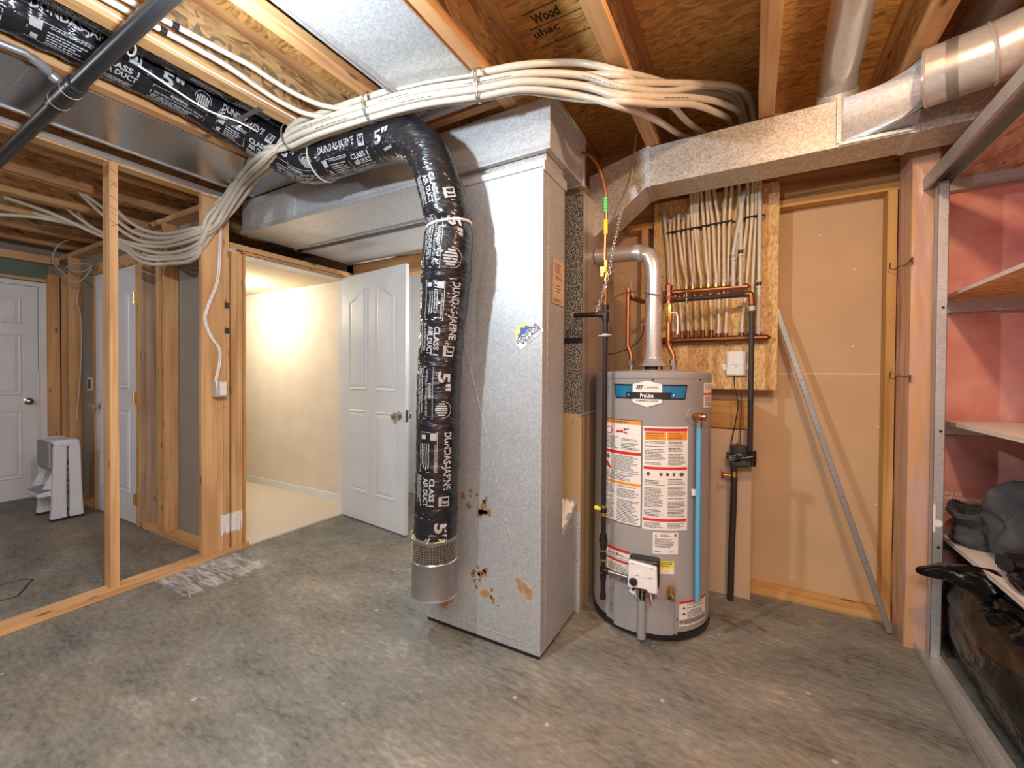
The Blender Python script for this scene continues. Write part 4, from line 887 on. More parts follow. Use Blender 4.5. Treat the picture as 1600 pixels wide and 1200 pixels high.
for i in (2, 3, 4): MB().tube([e[i] + (e[i - 1] - e[i]).normalized() * .014, e[i] + (e[i + 1] - e[i]).normalized() * .014], .0175, 16).build('fitting', CONDG, gc)

# ================================================================== WATER HEATER
TX, TY, TR = -.464, 2.318, .287
def hitR(u, v, R=TR):
    r = _F + _R * ((u - 800) / FPX) - _U * ((v - CY) / FPX); a = r.x ** 2 + r.y ** 2; ox, oy = -TX, -TY; bq = ox * r.x + oy * r.y; cq = ox * ox + oy * oy - R * R
    disc = max(0, bq * bq - a * cq); t = (-bq - math.sqrt(disc)) / a; p = CAM + r * t
    return math.atan2(p.x - TX, -(p.y - TY)), p.z
def cyl(th, z, off=.0): return Vector((TX + math.sin(th) * (TR + off), TY - math.cos(th) * (TR + off), z))
ZT = 1.252
wh = thing('water_heater', 'tall grey gas water heater with white warning labels', 'water heater', (TX, TY, 0))
MB().lathe([(TR - .02, .035), (TR, .045), (TR + .002, .10), (TR, .105), (TR, ZT - .035), (TR + .002, ZT - .03), (TR + .002, ZT - .004), (TR - .003, ZT), (.10, ZT + .012), (0, ZT + .014)], (TX, TY, 0), seg=96).build('tank_jacket', TANK, wh)
MB().lathe([(TR - .03, 0), (TR + .004, .012), (TR + .004, .040), (TR - .01, .040)], (TX, TY, 0), seg=72).build('base_pan', BLACK, wh)
fm_ = MB(); th, z = hitR(1010, 985); q = cyl(th, 0, .03); fm_.lathe([(.022, 0), (.022, .008)], q, seg=16).beam(q + Vector((0, 0, .006)), cyl(th, .006, -.02), .04, .01); fm_.build('foot', plain('foot_grey', (.12, .12, .13, 1), .6), wh)
MB().lathe([(TR + .0005, ZT - .034), (TR + .003, ZT - .031), (TR + .0005, ZT - .028)], (TX, TY, 0), seg=96).build('lid_seam', TANKD, wh)
sc_ = MB()
for u, v in ((1020, 593), (1094, 593)):
    th, z = hitR(u, v); sc_.lathe([(.005, 0), (.003, .004)], cyl(th, z), (math.sin(th), -math.cos(th), 0), 8)
sc_.build('lid_screw', BLACK, wh)
def rectlab(u0, v0, u1, v1):
    t0, za = hitR(u0, v0); t1, zb_ = hitR(u1, v1); return t0, t1, max(za, zb_), min(za, zb_)
def label(name, T, parent, layers, lb=None, base=LABW, off=.0012):
    t0, t1, z1, z0 = T; m = MB(); F = lambda o: (lambda a, b: cyl(t0 + (t1 - t0) * a, z0 + (z1 - z0) * b, o))
    put_rect(m, F(off), 0, 1, 0, 1, 14, 1); mats = [base]; rn = random.Random(hash(name) % 97 if 0 else len(layers))
    for L in layers:
        kind, mt = L[0], L[1]
        if mt not in mats: mats.append(mt)
        m.cur = mats.index(mt); f = F(off + .0006 + (.0004 if kind != 'r' else 0))
        if kind == 'r': put_rect(m, f, *L[2:6], max(1, int(abs(L[3] - L[2]) * 12)), 1)
        elif kind == 't': put_text(m, L[2], f, *L[3:7], bold=.02)
        elif kind == 'f': fine_print(m, f, *L[2:6], L[6], .42, rnd=rn)
        elif kind == 'p': m.add([f(*q) for q in L[2]], [tuple(range(len(L[2])))])
    o = m.build(name, mats, parent, fix=False, smooth=False)
    if lb: o['label'] = lb
    return o
BK = INK
tri = lambda x, y, s=.03, h=.02: [(x - s, y), (x + s, y), (x, y + h)]
T = (hitR(945, 700)[0], hitR(1003, 700)[0], hitR(1003, 657)[1], hitR(1003, 824)[1])
label('warning_label', T, wh, [('r', ORG, 0, 1, .955, .99), ('f', BK, .1, .9, .962, .985, 1), ('r', LRED, 0, 1, .665, .695), ('r', ORG, 0, 1, .375, .40), ('r', BK, 0, 1, .99, 1), ('r', BK, .985, 1, 0, 1), ('r', BK, 0, 1, 0, .008), ('r', BK, 0, 1, .485, .490), ('r', BK, .28, .29, .485, .665),
    ('p', LRED, [(.17 + .11 * math.cos(k / 12 * 2 * PI), .885 + .038 * math.sin(k / 12 * 2 * PI)) for k in range(12)]), ('p', LABW, [(.17 + .085 * math.cos(k / 12 * 2 * PI), .885 + .028 * math.sin(k / 12 * 2 * PI)) for k in range(12)]),
    ('r', BK, .12, .22, .868, .903), ('p', LRED, [(.36, .868), (.70, .862), (.62, .885), (.58, .878), (.54, .905), (.48, .884), (.44, .90)]), ('r', BK, .58, .64, .895, .915), ('r', BK, .66, .70, .90, .918),
    ('f', BK, .02, .48, .71, .835, 9), ('f', BK, .52, .96, .71, .82, 8), ('r', BK, .06, .2, .615, .63), ('r', BK, .12, .16, .60, .65), ('p', LRED, [(.06, .56), (.12, .585), (.24, .52), (.22, .505), (.1, .53)]),
    ('f', BK, .33, .96, .50, .655, 12), ('f', BK, .04, .96, .41, .475, 5), ('f', BK, .03, .36, .02, .365, 24), ('f', BK, .42, .96, .02, .365, 24)], 'large white warning label with orange and red bands')
T = (hitR(1004, 750)[0], hitR(1074, 750)[0], hitR(1040, 667)[1], hitR(1040, 829)[1])
label('warning_label', T, wh, [('r', LRED, .02, .98, .955, .985), ('r', ORG, .04, .49, .87, .95), ('r', ORG, .51, .97, .87, .95), ('f', BK, .1, .9, .962, .978, 1), ('f', BK, .08, .45, .88, .945, 3), ('f', BK, .55, .93, .88, .945, 3),
    ('f', BK, .04, .48, .63, .86, 16), ('f', BK, .54, .96, .63, .86, 16), ('r', LRED, .02, .98, .585, .612), ('p', BK, [(.12 + .04 * math.cos(k), .54 + .022 * math.sin(k)) for k in range(6)]), ('r', BK, .36, .42, .525, .555), ('r', BK, .50, .56, .525, .555), ('r', BK, .64, .69, .525, .555), ('p', BK, [(.85 + .06 * math.cos(k), .54 + .02 * math.sin(k)) for k in range(6)]),
    ('f', BK, .04, .48, .13, .50, 26), ('f', BK, .54, .96, .13, .50, 26), ('r', LRED, .02, .98, .085, .112), ('f', BK, .04, .48, .02, .075, 4), ('f', BK, .54, .96, .02, .075, 4)], 'tall white operating label with three red bars')
label('rating_plate', rectlab(1020, 831, 1059, 866), wh, [('p', BK, [(.12 + q[0], .80 + q[1] * 4) for q in tri(0, 0, .05, .03)]), ('f', BK, .28, .72, .8, .93, 3), ('r', BK, .84, .93, .82, .93), ('f', BK, .08, .92, .3, .74, 9), ('f', BK, .06, .3, .08, .16, 1), ('f', BK, .62, .92, .08, .16, 1)], 'small white rating plate below the tall label')
label('energy_label', rectlab(1027, 876, 1053, 897), wh, [('r', LABW, 0, 1, 0, .44), ('r', LYEL, .02, .64, .1, .46), ('f', BK, .08, .95, .55, .95, 3)], 'small yellow and white label right of the gas valve', LYEL)
T = (hitR(949, 880)[0], hitR(984, 880)[0], hitR(984, 862)[1], hitR(984, 900)[1])
label('caution_label', T, wh, [('r', LRED, 0, 1, .88, 1), ('r', LRED, 0, 1, .44, .54), ('p', BK, tri(.5, .72, .07, .12)), ('f', BK, .05, .95, .57, .78, 4), ('f', BK, .05, .95, .04, .42, 6)], 'small red and white caution label left of the gas valve')
T = (hitR(1061, 950)[0], hitR(1101, 945)[0], hitR(1061, 940)[1], hitR(1061, 979)[1])
label('caution_label', T, wh, [('r', LRED, 0, 1, .9, 1), ('p', BK, tri(.14, .68, .06, .1)), ('p', BK, tri(.14, .45, .07, .1)), ('p', BK, tri(.08, .15, .05, .1)), ('f', BK, .28, .95, .3, .86, 9), ('f', BK, .15, .95, .05, .27, 4), ('r', BK, .25, .26, .3, .88)], 'white caution label at the lower right of the tank')
T = (hitR(1099, 620)[0], hitR(1111, 620)[0], hitR(1100, 598)[1], hitR(1100, 637)[1])
label('caution_label', T, wh, [('r', LRED, 0, 1, .5, .58), ('f', BK, .1, .9, .64, .95, 4), ('f', BK, .1, .9, .06, .44, 6)], 'narrow white label at the upper right edge of the tank')
# name badge
T = (hitR(960, 612)[0], hitR(1074, 612)[0], hitR(1018, 600.5)[1], hitR(1018, 624)[1])
t0, t1, z1, z0 = T; bd = MB(); F = lambda o: (lambda a, b: cyl(t0 + (t1 - t0) * a, z0 + (z1 - z0) * b, o))
def strip_poly(m, f, x0t, x1t, x0b, x1b, y0, y1, n=16):
    m.grid(lambda a, b: f((x0b + (x1b - x0b) * a) * (1 - b) + (x0t + (x1t - x0t) * a) * b, y0 + (y1 - y0) * b), n, 1)
strip_poly(bd, F(.002), 0, 1, .03, .965, 0, 1); bd.cur = 1; strip_poly(bd, F(.003), .02, .98, .045, .95, .10, .88); bd.cur = 0; strip_poly(bd, F(.004), .19, .78, .20, .765, .08, .46)
bd.cur = 2; f = F(.005); bd.grid(lambda a, b: f(.285 + .37 * a, (-.22 - .30 * (1 - abs(2 * a - 1))) * (1 - b) + (1.0 + .24 * (1 - abs(2 * a - 1))) * b), 10, 1)
bd.cur = 0; strip_poly(bd, F(.006), .285, .655, .285, .655, .02, .46); bd.cur = 2; put_text(bd, 'ProLine', F(.007), .385, .55, .10, .40, .03)
for a in (.16, .73): bd.lathe([(.004, 0), (.003, .002)], F(.0055)(a + .07, .27), (math.sin(t0), -math.cos(t0), 0), 8)
bd.cur = 3; put_text(bd, 'COMMERCIAL GRADE', F(.006), .33, .60, -.16, -.05, .02); 
for k in range(3): f = F(.0062); x = .33 + .026 * k; bd.add([f(x, .66), f(x + .02, .66), f(x + .035, .95), f(x + .015, .95)], [(0, 1, 2, 3)])
put_text(bd, 'enviroSense', F(.006), .46, .61, .72, .90, .0); put_rect(bd, F(.006), .435, .44, .68, .93)
bd.build('name_badge', [BLACK, BLUE, LABW, INK], wh, fix=False, smooth=False)['label'] = 'blue and white ProLine badge'
# temperature and pressure valve with pale blue discharge tube
th, z = hitR(1083, 650); q = cyl(th, z); n_ = Vector((math.sin(th), -math.cos(th), 0))
MB().lathe([(.036, 0), (.040, .001), (.038, .003), (.012, .003)], q, n_, 32).build('valve_ring', TANKD, wh)
tp = thing('relief_valve', 'copper-coloured relief valve on the upper right of the tank', 'valve', tuple(q))
MB().lathe([(.013, 0), (.013, .022), (.017, .024), (.017, .05), (.011, .055), (0, .056)], q, n_, 20).build('valve_body', COPPER, tp)
v0 = q + n_ * .036; MB().tube([v0, v0 + Vector((0, 0, -.04))], [.014, .011], 16).build('outlet', BRASS, tp); MB().tube([v0 + Vector((0, 0, -.028)), v0 + Vector((0, 0, -.052))], .0135, 6).build('nut', CHROME, tp)
MB().tube([v0 + Vector((.0, 0, .0)), v0 + Vector((.03, -.004, 0))], [.013, .016], 16).build('side_cap', COPPER, tp)
zb_ = at(1086, 938, y=v0.y).z
tag(MB().tube(spline([v0 + Vector((0, 0, -.048)), v0 + Vector((.0, 0, -.3)), v0 + Vector((.0, 0, -.6)), (v0.x + .002, v0.y, zb_)], 6), .0115, 16).build('discharge_tube', HOSEB), 'pale blue discharge tube down the right front of the tank', 'tube')
MB().box(v0.x - .03, v0.x + .012, v0.y + .008, v0.y + .014, .68, .71).build('tube_clip', plain('clear_clip', (.7, .65, .62, 1), .3), wh)
# gas control valve
th, z = hitR(1006, 892); q = cyl(th, z, .075); n_ = Vector((math.sin(th), -math.cos(th), 0)); s_ = Vector((math.cos(th), math.sin(th), 0)); u_ = Vector((0, 0, 1))
gv = thing('gas_control_valve', 'white and black gas control unit with a dial on the heater front', 'gas valve', tuple(cyl(th, z - .07, .03)))
def gbox(a0, a1, b0, b1, c0, c1):
    m = MB(); vs = [q + s_ * x + n_ * y + u_ * zz for zz in (c0, c1) for x, y in ((a0, b0), (a1, b0), (a1, b1), (a0, b1))]; m.add(vs, [(0, 3, 2, 1), (4, 5, 6, 7), (0, 1, 5, 4), (1, 2, 6, 5), (2, 3, 7, 6), (3, 0, 4, 7)]); return m
gbox(-.060, .072, -.075, -.006, -.045, .078).build('valve_back', BLACK, gv, bevel=.010)
m = MB(); m.poly([q + s_ * a + u_ * b + n_ * -.008 for a, b in ((-.058, .075), (.064, .062), (.068, -.055), (.030, -.058), (.020, -.045), (-.030, -.043), (-.038, -.055), (-.062, -.045))], n_ * .024); m.build('valve_cover', WHITEP, gv, bevel=.005)
m = MB(); m.poly([q + s_ * a + u_ * b + n_ * .0162 for a, b in ((-.050, .060), (.056, .050), (.058, .008), (-.052, .010))], n_ * .001); m.build('bright_plate', plain('glossy_plate', (.85, .83, .8, 1), .15), gv)
m = MB(); [m.beam(q + s_ * a + u_ * b + n_ * .0175, q + s_ * (a + .016) + u_ * b + n_ * .0175, .001, .002) for a, b in ((-.046, .064), (.036, .055), (-.03, .015), (.03, .013))]; m.build('fine_print', INK, gv)
MB().lathe([(.019, .014), (.019, .017), (.0165, .019), (.015, .026), (0, .027)], q + s_ * -.036 + u_ * -.018, n_, 28).build('dial', BLACK, gv)
MB().lathe([(.007, .010), (.007, .02), (0, .02)], q + s_ * -.036 + u_ * -.05, n_, 12).build('knob', BLACK, gv)
# burner door, flue tube, wires
bdm = MB(); A = lambda u, v, off: cyl(*hitR(u, v), off)
ts0, ts1 = hitR(960, 950)[0], hitR(1048, 950)[0]; zz0, zz1 = hitR(1004, 985)[1], hitR(1004, 932)[1]
def bx_(t, z, off): return cyl(t, z, off)
def block(m, ta, tb, za, zb2, off):
    n = 10; m.grid(lambda a, b: cyl(ta + (tb - ta) * a, za + (zb2 - za) * b, off), n, 1)
    m.grid(lambda a, b: cyl(ta + (tb - ta) * a, zb2, off * b), n, 1); m.grid(lambda a, b: cyl(ta, za + (zb2 - za) * a, off * b), 1, 1); m.grid(lambda a, b: cyl(tb, za + (zb2 - za) * a, off * b), 1, 1); m.grid(lambda a, b: cyl(ta + (tb - ta) * a, za, off * b), n, 1)
block(bdm, hitR(965, 950)[0], hitR(1000, 950)[0], zz0, zz1 + .05, .03); block(bdm, hitR(1008, 950)[0], ts1, zz0 + .01, zz1 + .01, .03); bdm.build('burner_cover', TANKD, wh)
bdm = MB(); block(bdm, hitR(949, 950)[0], hitR(1058, 950)[0], zz0 - .008, zz1 - .01, .004); bdm.build('door_plate', TANK, wh)
t_ = hitR(1004, 950)[0]; q2 = cyl(t_, 0, .035)
MB().tube([q2 + Vector((0, 0, zz0 - .015)), q2 + Vector((0, 0, zz1 + .005))], .019, 24).tube([q2 + Vector((0, 0, zz1 - .012)), q2 + Vector((0, 0, zz1 - .006))], .0205, 24).tube([q2 + Vector((0, 0, zz0 - .005)), q2 + Vector((0, 0, zz0))], .0205, 24).build('sight_tube', TANKD, wh)
MB().lathe([(.016, 0), (.014, .03), (0, .034)], q2 + Vector((0, 0, zz1 + .004)), seg=16).build('igniter_cap', BLACK, wh)
for a, b, mt, w in (((-.036, -.055), (-.01, -.12), PEX, .003), ((.03, -.055), (.035, -.13), plain('red_wire', (.5, .04, .03, 1), .5), .0022), ((.034, -.055), (.05, -.135), WHITEP, .002), ((.0, -.05), (.0, -.12), CHROME, .003)):
    MB().tube(spline([q + s_ * a[0] + u_ * a[1] + n_ * -.02, q + s_ * (a[0] * .6 + b[0] * .4) + u_ * -.085 + n_ * .0, q + s_ * b[0] + u_ * b[1] + n_ * -.03], 6), w, 8).build('wire', mt, gv)
MB().beam(q + s_ * -.052 + u_ * -.062 + n_ * .0, q + s_ * -.03 + u_ * -.075 + n_ * .002, .001, .022, n_.cross(s_)).build('tag', WHITEP, gv)
dd = MB(); 
for u, v in ((956, 944), (1057, 968), (944, 945)):
    t3, z3 = hitR(u, v); dd.add([cyl(t3 + a * .012, z3 + b * .008, .0055) for a, b in ((-1, 0), (0, -1), (1, .3), (.6, 1), (-.5, 1))], [(0, 1, 2, 3, 4)])
dd.build('dark_slot', BLACK, wh, fix=False)
# drain valve
th, z = hitR(1045, 922); q = cyl(th, z); n_ = Vector((math.sin(th), -math.cos(th), 0))
MB().lathe([(.038, 0), (.038, .001), (.014, .004)], q, n_, 32).build('drain_ring', plain('ring_taupe', (.36, .30, .26, 1), .5), wh)
dv = thing('drain_valve', 'brass drain valve near the bottom front of the tank', 'valve', tuple(q))
MB().lathe([(.010, 0), (.010, .02), (.016, .022), (.016, .034), (.010, .036), (.010, .06), (.006, .06)], q, (n_ + Vector((0, 0, -.25))).normalized(), 16).build('valve_body', BRASS, dv)
MB().lathe([(.012, -.012), (.014, 0), (.012, .012)], q + n_ * .028 + Vector((0, 0, .016)), (0, 0, 1), 8).build('valve_cap', BRASS, dv)
MB().lathe([(.008, 0), (.008, .012)], q + n_ * .015 + Vector((0, 0, -.034)), (0, 0, 1), 10).build('screw', BLACK, dv)
# vent hood and vent pipe
vp = thing('vent_pipe', 'shiny metal vent pipe rising from the heater and bending left', 'pipe', (TX, TY, ZT))
vx = at(1021, 500, y=TY).x
for k in range(4):
    a = PI / 4 + k * PI / 2; MB().beam((vx + math.cos(a) * .055, TY + math.sin(a) * .055, ZT), (vx + math.cos(a) * .055, TY + math.sin(a) * .055, ZT + .04), .012, .002, (math.cos(a), math.sin(a), 0)).build('hood_leg', VENT, vp)
MB().lathe([(.045, 0), (.045, .03)], (vx, TY, ZT + .005), seg=24).build('flue_outlet', BLACK, vp)
hz_ = ZT + .03
MB().lathe([(.072, 0), (.074, .004), (.068, .012), (.052, .030), (.049, .036), (.052, .042), (.050, .048), (.045, .050)], (vx, TY, hz_), seg=36).build('draft_hood', VENT, vp)
zt_ = at(1021, 432, y=TY).z; ze = at(960, 401, y=TY).z
MB().tube([(vx, TY, hz_ + .045), (vx, TY, zt_)], .043, 32, False).build('riser', VENT, vp)
MB().tube([(vx, TY, zt_ - .006), (vx, TY, zt_ + .006)], .0455, 32, False).build('bead', VENT, vp)
MB().tube([(vx, TY, zt_), (vx - .004, TY, ze - .075), (vx - .026, TY, ze - .022), (vx - .075, TY, ze + .002), (vx - .10, TY, ze + .004)], .0445, 32, False).build('elbow', VENT, vp, smooth=True)
MB().tube([(vx - .09, TY, ze + .004), (-.768, TY, ze + .014)], .0425, 32, False).build('side_run', VENT, vp)
# hot and cold nipples with copper lines
def cu(name, label, base, pts, nutcol):
    t = thing(name, label, 'pipe', (base[0], base[1], ZT)); MB().lathe([(.022, 0), (.022, .008), (.013, .009)], (base[0], base[1], ZT + .004), seg=20).build('colour_ring', nutcol, t)
    MB().tube([(base[0], base[1], ZT + .01), (base[0], base[1], ZT + .04)], .0125, 16).build('nipple', CHROME, t); MB().tube([(base[0], base[1], ZT + .038), (base[0], base[1], ZT + .062)], .019, 6).tube([(base[0], base[1], ZT + .028), (base[0], base[1], ZT + .036)], .017, 20).build('union_nut', CHROME, t)
    MB().tube(pts, .0115, 16).build('pipe', COPPER, t); return t
Y = 2.32
def pz(v, u=1000): return at(u, v, y=Y).z
b0 = (at(986, 575, y=Y).x, Y); x1_ = at(981, 500, y=Y).x
c1 = cu('copper_pipe', 'left copper pipe standing on the heater top', b0, [(b0[0], Y, ZT + .06), (b0[0], Y, pz(556)), (b0[0] - .006, Y, pz(550)), (x1_ + .004, Y, pz(543)), (x1_, Y, pz(535)), (x1_, Y, pz(452))], RED)
for v in (538, 470, 453): MB().tube([(x1_, Y, pz(v) - .012), (x1_, Y, pz(v) + .012)], .0135, 16).build('coupling', COPPER, c1)
MB().tube([(x1_, Y, pz(462)), (x1_ + .05, Y + .10, pz(466)), (x1_ + .09, 2.66, pz(464) + .01)], .0125, 14).build('branch', COPD, c1)
b1 = (at(1052, 575, y=Y).x, Y); x2_ = at(1045, 500, y=Y).x
c2 = cu('copper_pipe', 'right copper pipe with brass shut-off on the heater top', b1, [(b1[0], Y, ZT + .06), (b1[0], Y, pz(556)), (b1[0] - .008, Y, pz(551)), (x2_ + .004, Y, pz(544)), (x2_, Y, pz(536)), (x2_, Y, pz(462))], plain('blue_ring', (.1, .35, .6, 1), .4))
c2.children[0]
MB().tube([(x2_, Y, pz(506)), (x2_, Y, pz(502)), (x2_, Y, pz(494)), (x2_, Y, pz(482)), (x2_, Y, pz(478))], [.014, .018, .020, .018, .014], 8).build('valve_body', BRASS, c2)
MB().tube([(x2_ + .01, Y - .01, pz(492)), (x2_ + .04, Y - .03, pz(493)), (x2_ + .048, Y - .03, pz(500)), (x2_ + .048, Y - .03, pz(525))], .004, 8).build('lever_handle', WHITEP, c2)
MB().tube([(x2_, Y, pz(538)), (x2_, Y, pz(534))], .0135, 16).tube([(x2_, Y, pz(474)), (x2_, Y, pz(464))], .017, 12).tube([(x2_ - .0, Y, pz(462)), (x2_, Y, pz(452)), (x2_ - .01, Y + .02, pz(450))], [.015, .018, .014], 14).build('coupling', COPD, c2)
MB().tube([(x2_ - .0, Y + .01, pz(452)), (x2_ - .05, 2.55, pz(458)), (x2_ - .09, 2.70, pz(456))], .014, 14).build('branch', COPD, c2)

# gas line
GX, GY = at(945, 600, y=2.0).x, 2.0
gz = lambda v: at(944, v, y=GY).z
gl = thing('gas_pipe', 'black iron gas pipe standing in front of the heater, with drip leg', 'pipe', (GX, GY, gz(935)))
MB().tube([(GX, GY, gz(935)), (GX, GY, gz(496))], .0115, 16).build('iron_pipe', BLKPIPE, gl)
for v, w in ((932, .015), (890, .0165), (845, .021), (838, .0165), (852, .0165), (868, .0145), (902, .0150), (797, .0155), (480, .016), (498, .016), (491, .0175)):
    z = gz(v); MB().tube([(GX, GY, z - .011), (GX, GY, z + .011)], w, 16 if v != 845 else 8).build('fitting', BLKPIPE, gl)
MB().tube([(GX, GY, gz(876)), (GX, GY, gz(873))], .0152, 16).tube([(GX, GY, gz(861)), (GX, GY, gz(859))], .0148, 16).build('thread_tape', BRASS, gl)
qv = cyl(hitR(1004, 900)[0], gz(890), .04)
MB().tube([(GX, GY, gz(890)), (GX + .03, GY - .004, gz(891)), (qv.x - .055, qv.y, qv.z - .008)], .011, 14).build('nipple', plain('raw_steel_pipe', (.28, .24, .20, 1), .35, .8), gl); MB().tube([(GX, GY, gz(890)), (GX + .028, GY - .004, gz(891))], .0155, 14).build('tee_arm', BLKPIPE, gl)
MB().tube([(GX - .004, GY, gz(797)), (GX - .026, GY - .006, gz(795))], .008, 10).tube([(GX - .024, GY - .006, gz(795)), (GX - .042, GY - .010, gz(794))], [.012, .010], 10).build('yellow_handle', YEL, gl)
MB().tube([(GX, GY, gz(806)), (GX, GY, gz(789))], .014, 12).build('shutoff_body', BRASS, gl)
MB().tube([(GX - .0, GY, gz(491)), (-.785, GY, gz(491) + .003)], .0115, 14).tube([(GX, GY, gz(491)), (GX - .03, GY, gz(491))], .0165, 14).build('side_pipe', BLKPIPE, gl)
MB().tube([(-.775, GY, gz(491) + .003), (-.7825, GY, gz(491) + .003)], .02, 14).build('escutcheon', GALVD, gl)
# copper up to the joists
cu3 = thing('copper_gas_line', 'thin copper line with green and yellow tags rising from the gas pipe', 'pipe', (GX, GY, gz(480)))
cpts = [(GX, GY, gz(485)), (GX, GY, gz(430)), at(945, 400, y=GY), at(947, 320, y=GY), at(944, 285, y=GY), at(936, 262, y=GY), at(922, 243, y=GY + .02), at(905, 238, y=GY + .05)]
MB().tube(spline(cpts, 6), .0085, 12).build('pipe', COPPER, cu3)
def wrapt(v0, v1, mt, nm): MB().tube([at(946.5, v0, y=GY), at(946.5, v1, y=GY)], .0102, 12).build(nm, mt, cu3)
wrapt(309, 331, GRN, 'green_tag'); wrapt(343, 366, YEL, 'yellow_tag'); m = MB(); [m.tube([at(946.5, v, y=GY), at(946.5, v + .8, y=GY)], .0106, 12) for v in (312, 316, 319, 323, 327)]; m.build('tag_print', INK, cu3)
MB().tube([(GX, GY, gz(440)), (GX, GY, gz(408))], [.011, .013], 12).build('valve_body', BRASS, cu3); m = MB(); m.poly([at(u, v, y=GY - .016) for u, v in ((938, 417), (948, 417), (948, 425), (944, 427), (944, 433), (939, 433))], (0, -.010, 0)); m.build('valve_handle', YEL, cu3, bevel=.002)
MB().tube([(GX, GY, gz(482)), (GX, GY, gz(440))], .010, 12).build('lower_pipe', COPD, cu3)
# pipe strap ring on the gas pipe
tag(MB().tube([(GX - .03, GY - .018, gz(525)), (GX + .035, GY - .018, gz(524))], .003, 8).lathe([(.0122, -.008), (.0165, -.006), (.0165, .006), (.0122, .008)], (GX, GY, gz(524)), seg=18).build('pipe_clamp', GALV), 'small metal clamp round the black gas pipe above the tank', 'clamp')
# hanging chain
def chain(name, pts, label, link=.022):
    P = spline(pts, 12); L = [0]
    for a, b in zip(P, P[1:]): L.append(L[-1] + (b - a).length)
    m = MB(); s = 0; k = 0
    while s < L[-1]:
        i = max(j for j in range(len(L)) if L[j] <= s); i = min(i, len(P) - 2); p = P[i].lerp(P[i + 1], (s - L[i]) / max(1e-6, L[i + 1] - L[i])); t = (P[i + 1] - P[i]).normalized()
        sd = t.cross(Vector((.5, -.85, .1)) if k % 2 else Vector((.85, .5, .1))).normalized()
        ring = [p + t * math.cos(2 * PI * j / 10) * link * .55 + sd * math.sin(2 * PI * j / 10) * link * .30 for j in range(11)]
        m.tube(ring, .0019, 5, False); s += link * .78; k += 1
    return tag(m.build(name, plain('chain_steel', (.62, .60, .56, 1), .35, .7)), label, 'chain')
chain('hanging_chain', [at(972, 325, y=2.10), at(966, 352, y=2.07), at(957, 395, y=2.02), at(953, 420, y=1.985), at(946, 445, y=1.97), at(940, 465, y=1.98), at(932, 487, y=1.985)], 'slack metal chain looped past the gas valve down to the black side pipe')
cable('hanging_twine', [at(994, 210, y=2.285), at(991, 240, y=2.285), at(986, 280, y=2.26), at(978, 310, y=2.16), at(972, 327, y=2.10)], .0035, plain('tan_cord', (.5, .38, .24, 1), .6), 'thin tan twine hanging over the duct elbow, above the chain', 'twine')
cable('thin_wire', [at(953, 428, y=2.0), at(958, 424, y=2.05), at(970, 424, y=2.15), at(983, 436, y=2.25), at(988, 458, y=2.28), at(990, 466, y=2.28)], .003, plain('grey_wire', (.4, .36, .3, 1), .5), 'pale wire arching from the gas valve over the left copper pipe')
cable('thin_wire', [at(949, 540, y=2.01), at(951, 520, y=2.01), at(950, 490, y=2.02), at(954, 471, y=2.03), at(968, 461, y=2.10), at(990, 456, y=2.24), at(1030, 461, y=2.27), at(1060, 465, y=2.28), at(1090, 463, y=2.55)], .0028, plain('brown_wire', (.12, .06, .04, 1), .5), 'brown wire running in front of the vent pipe')
cable('thin_wire', [at(947, 554, y=2.02), at(968, 550, y=2.2), at(990, 540, y=2.5), at(1003, 525, y=2.65), at(1006, 508, y=2.76)], .003, plain('black_wire', (.03, .02, .02, 1), .5), 'black wire crossing behind the left copper pipe')

# ================================================================== MANIFOLD WALL OF WHITE PIPES
BY = 2.745
mu = thing('copper_manifold', 'upper copper manifold bar across the particle board', 'manifold', at(1110, 450, y=2.70))
a, b = Vector(at(1036, 459, y=2.70)), Vector(at(1168, 447, y=2.70)); b.z = a.z = (a.z + b.z) / 2
MB().tube([a, b, b + Vector((.012, 0, 0))], [.0165, .0165, .006], 20).build('bar', COPPER, mu)
ml_ = thing('copper_manifold', 'lower dark copper manifold bar across the particle board', 'manifold', at(1110, 530, y=2.70))
c, d_ = Vector(at(1030, 534, y=2.70)), Vector(at(1199, 526, y=2.70)); c.z = d_.z = (c.z + d_.z) / 2
MB().tube([c, d_, d_ + Vector((.015, 0, 0))], [.0175, .0175, .005], 20).build('bar', COPD, ml_)
MB().tube([c + Vector((.07, 0, -.01)), c + Vector((.07, 0, -.04))], .009, 10).tube([d_ + Vector((-.20, 0, -.01)), d_ + Vector((-.20, 0, -.04))], .008, 10).build('drain_stub', COPD, ml_)
for x_, z_, p_ in ((a.x + .07, a.z - .016, mu), (a.x + .12, a.z - .016, mu), (a.x + .33, a.z - .016, mu)):
    MB().tube([(x_, 2.70, z_ - .022), (x_, 2.70, z_)], .008, 10).build('stub', COPPER, p_)
capped = [1047, 1053, 1060, 1068, 1075]
rising = [(1086, 1085), (1090, 1090), (1100, 1096), (1107, 1104), (1114, 1108), (1123, 1116), (1131, 1134), (1140, 1143), (1157, 1155), (1168, 1168), (1175, 1176), (1188, 1188)]
lows = [(1052, 'l'), (1066, 'l'), (1072, 'u'), (1075, 'l'), (1082, 'u'), (1087, 'l'), (1095, 'u'), (1098, 'l'), (1107, 'u'), (1111, 'l'), (1119, 'u'), (1123, 'l'), (1131, 'u'), (1134, 'l'), (1144, 'u'), (1156, 'u'), (1159, 'l'), (1172, 'l'), (1186, 'l')]
ups = [(u, None) for u in capped] + [(1082, 1080)] + rising
ups = sorted(ups)[:18]; ups = ups + [(1181, 1182)] if len(ups) < 19 else ups; ups = sorted(ups)
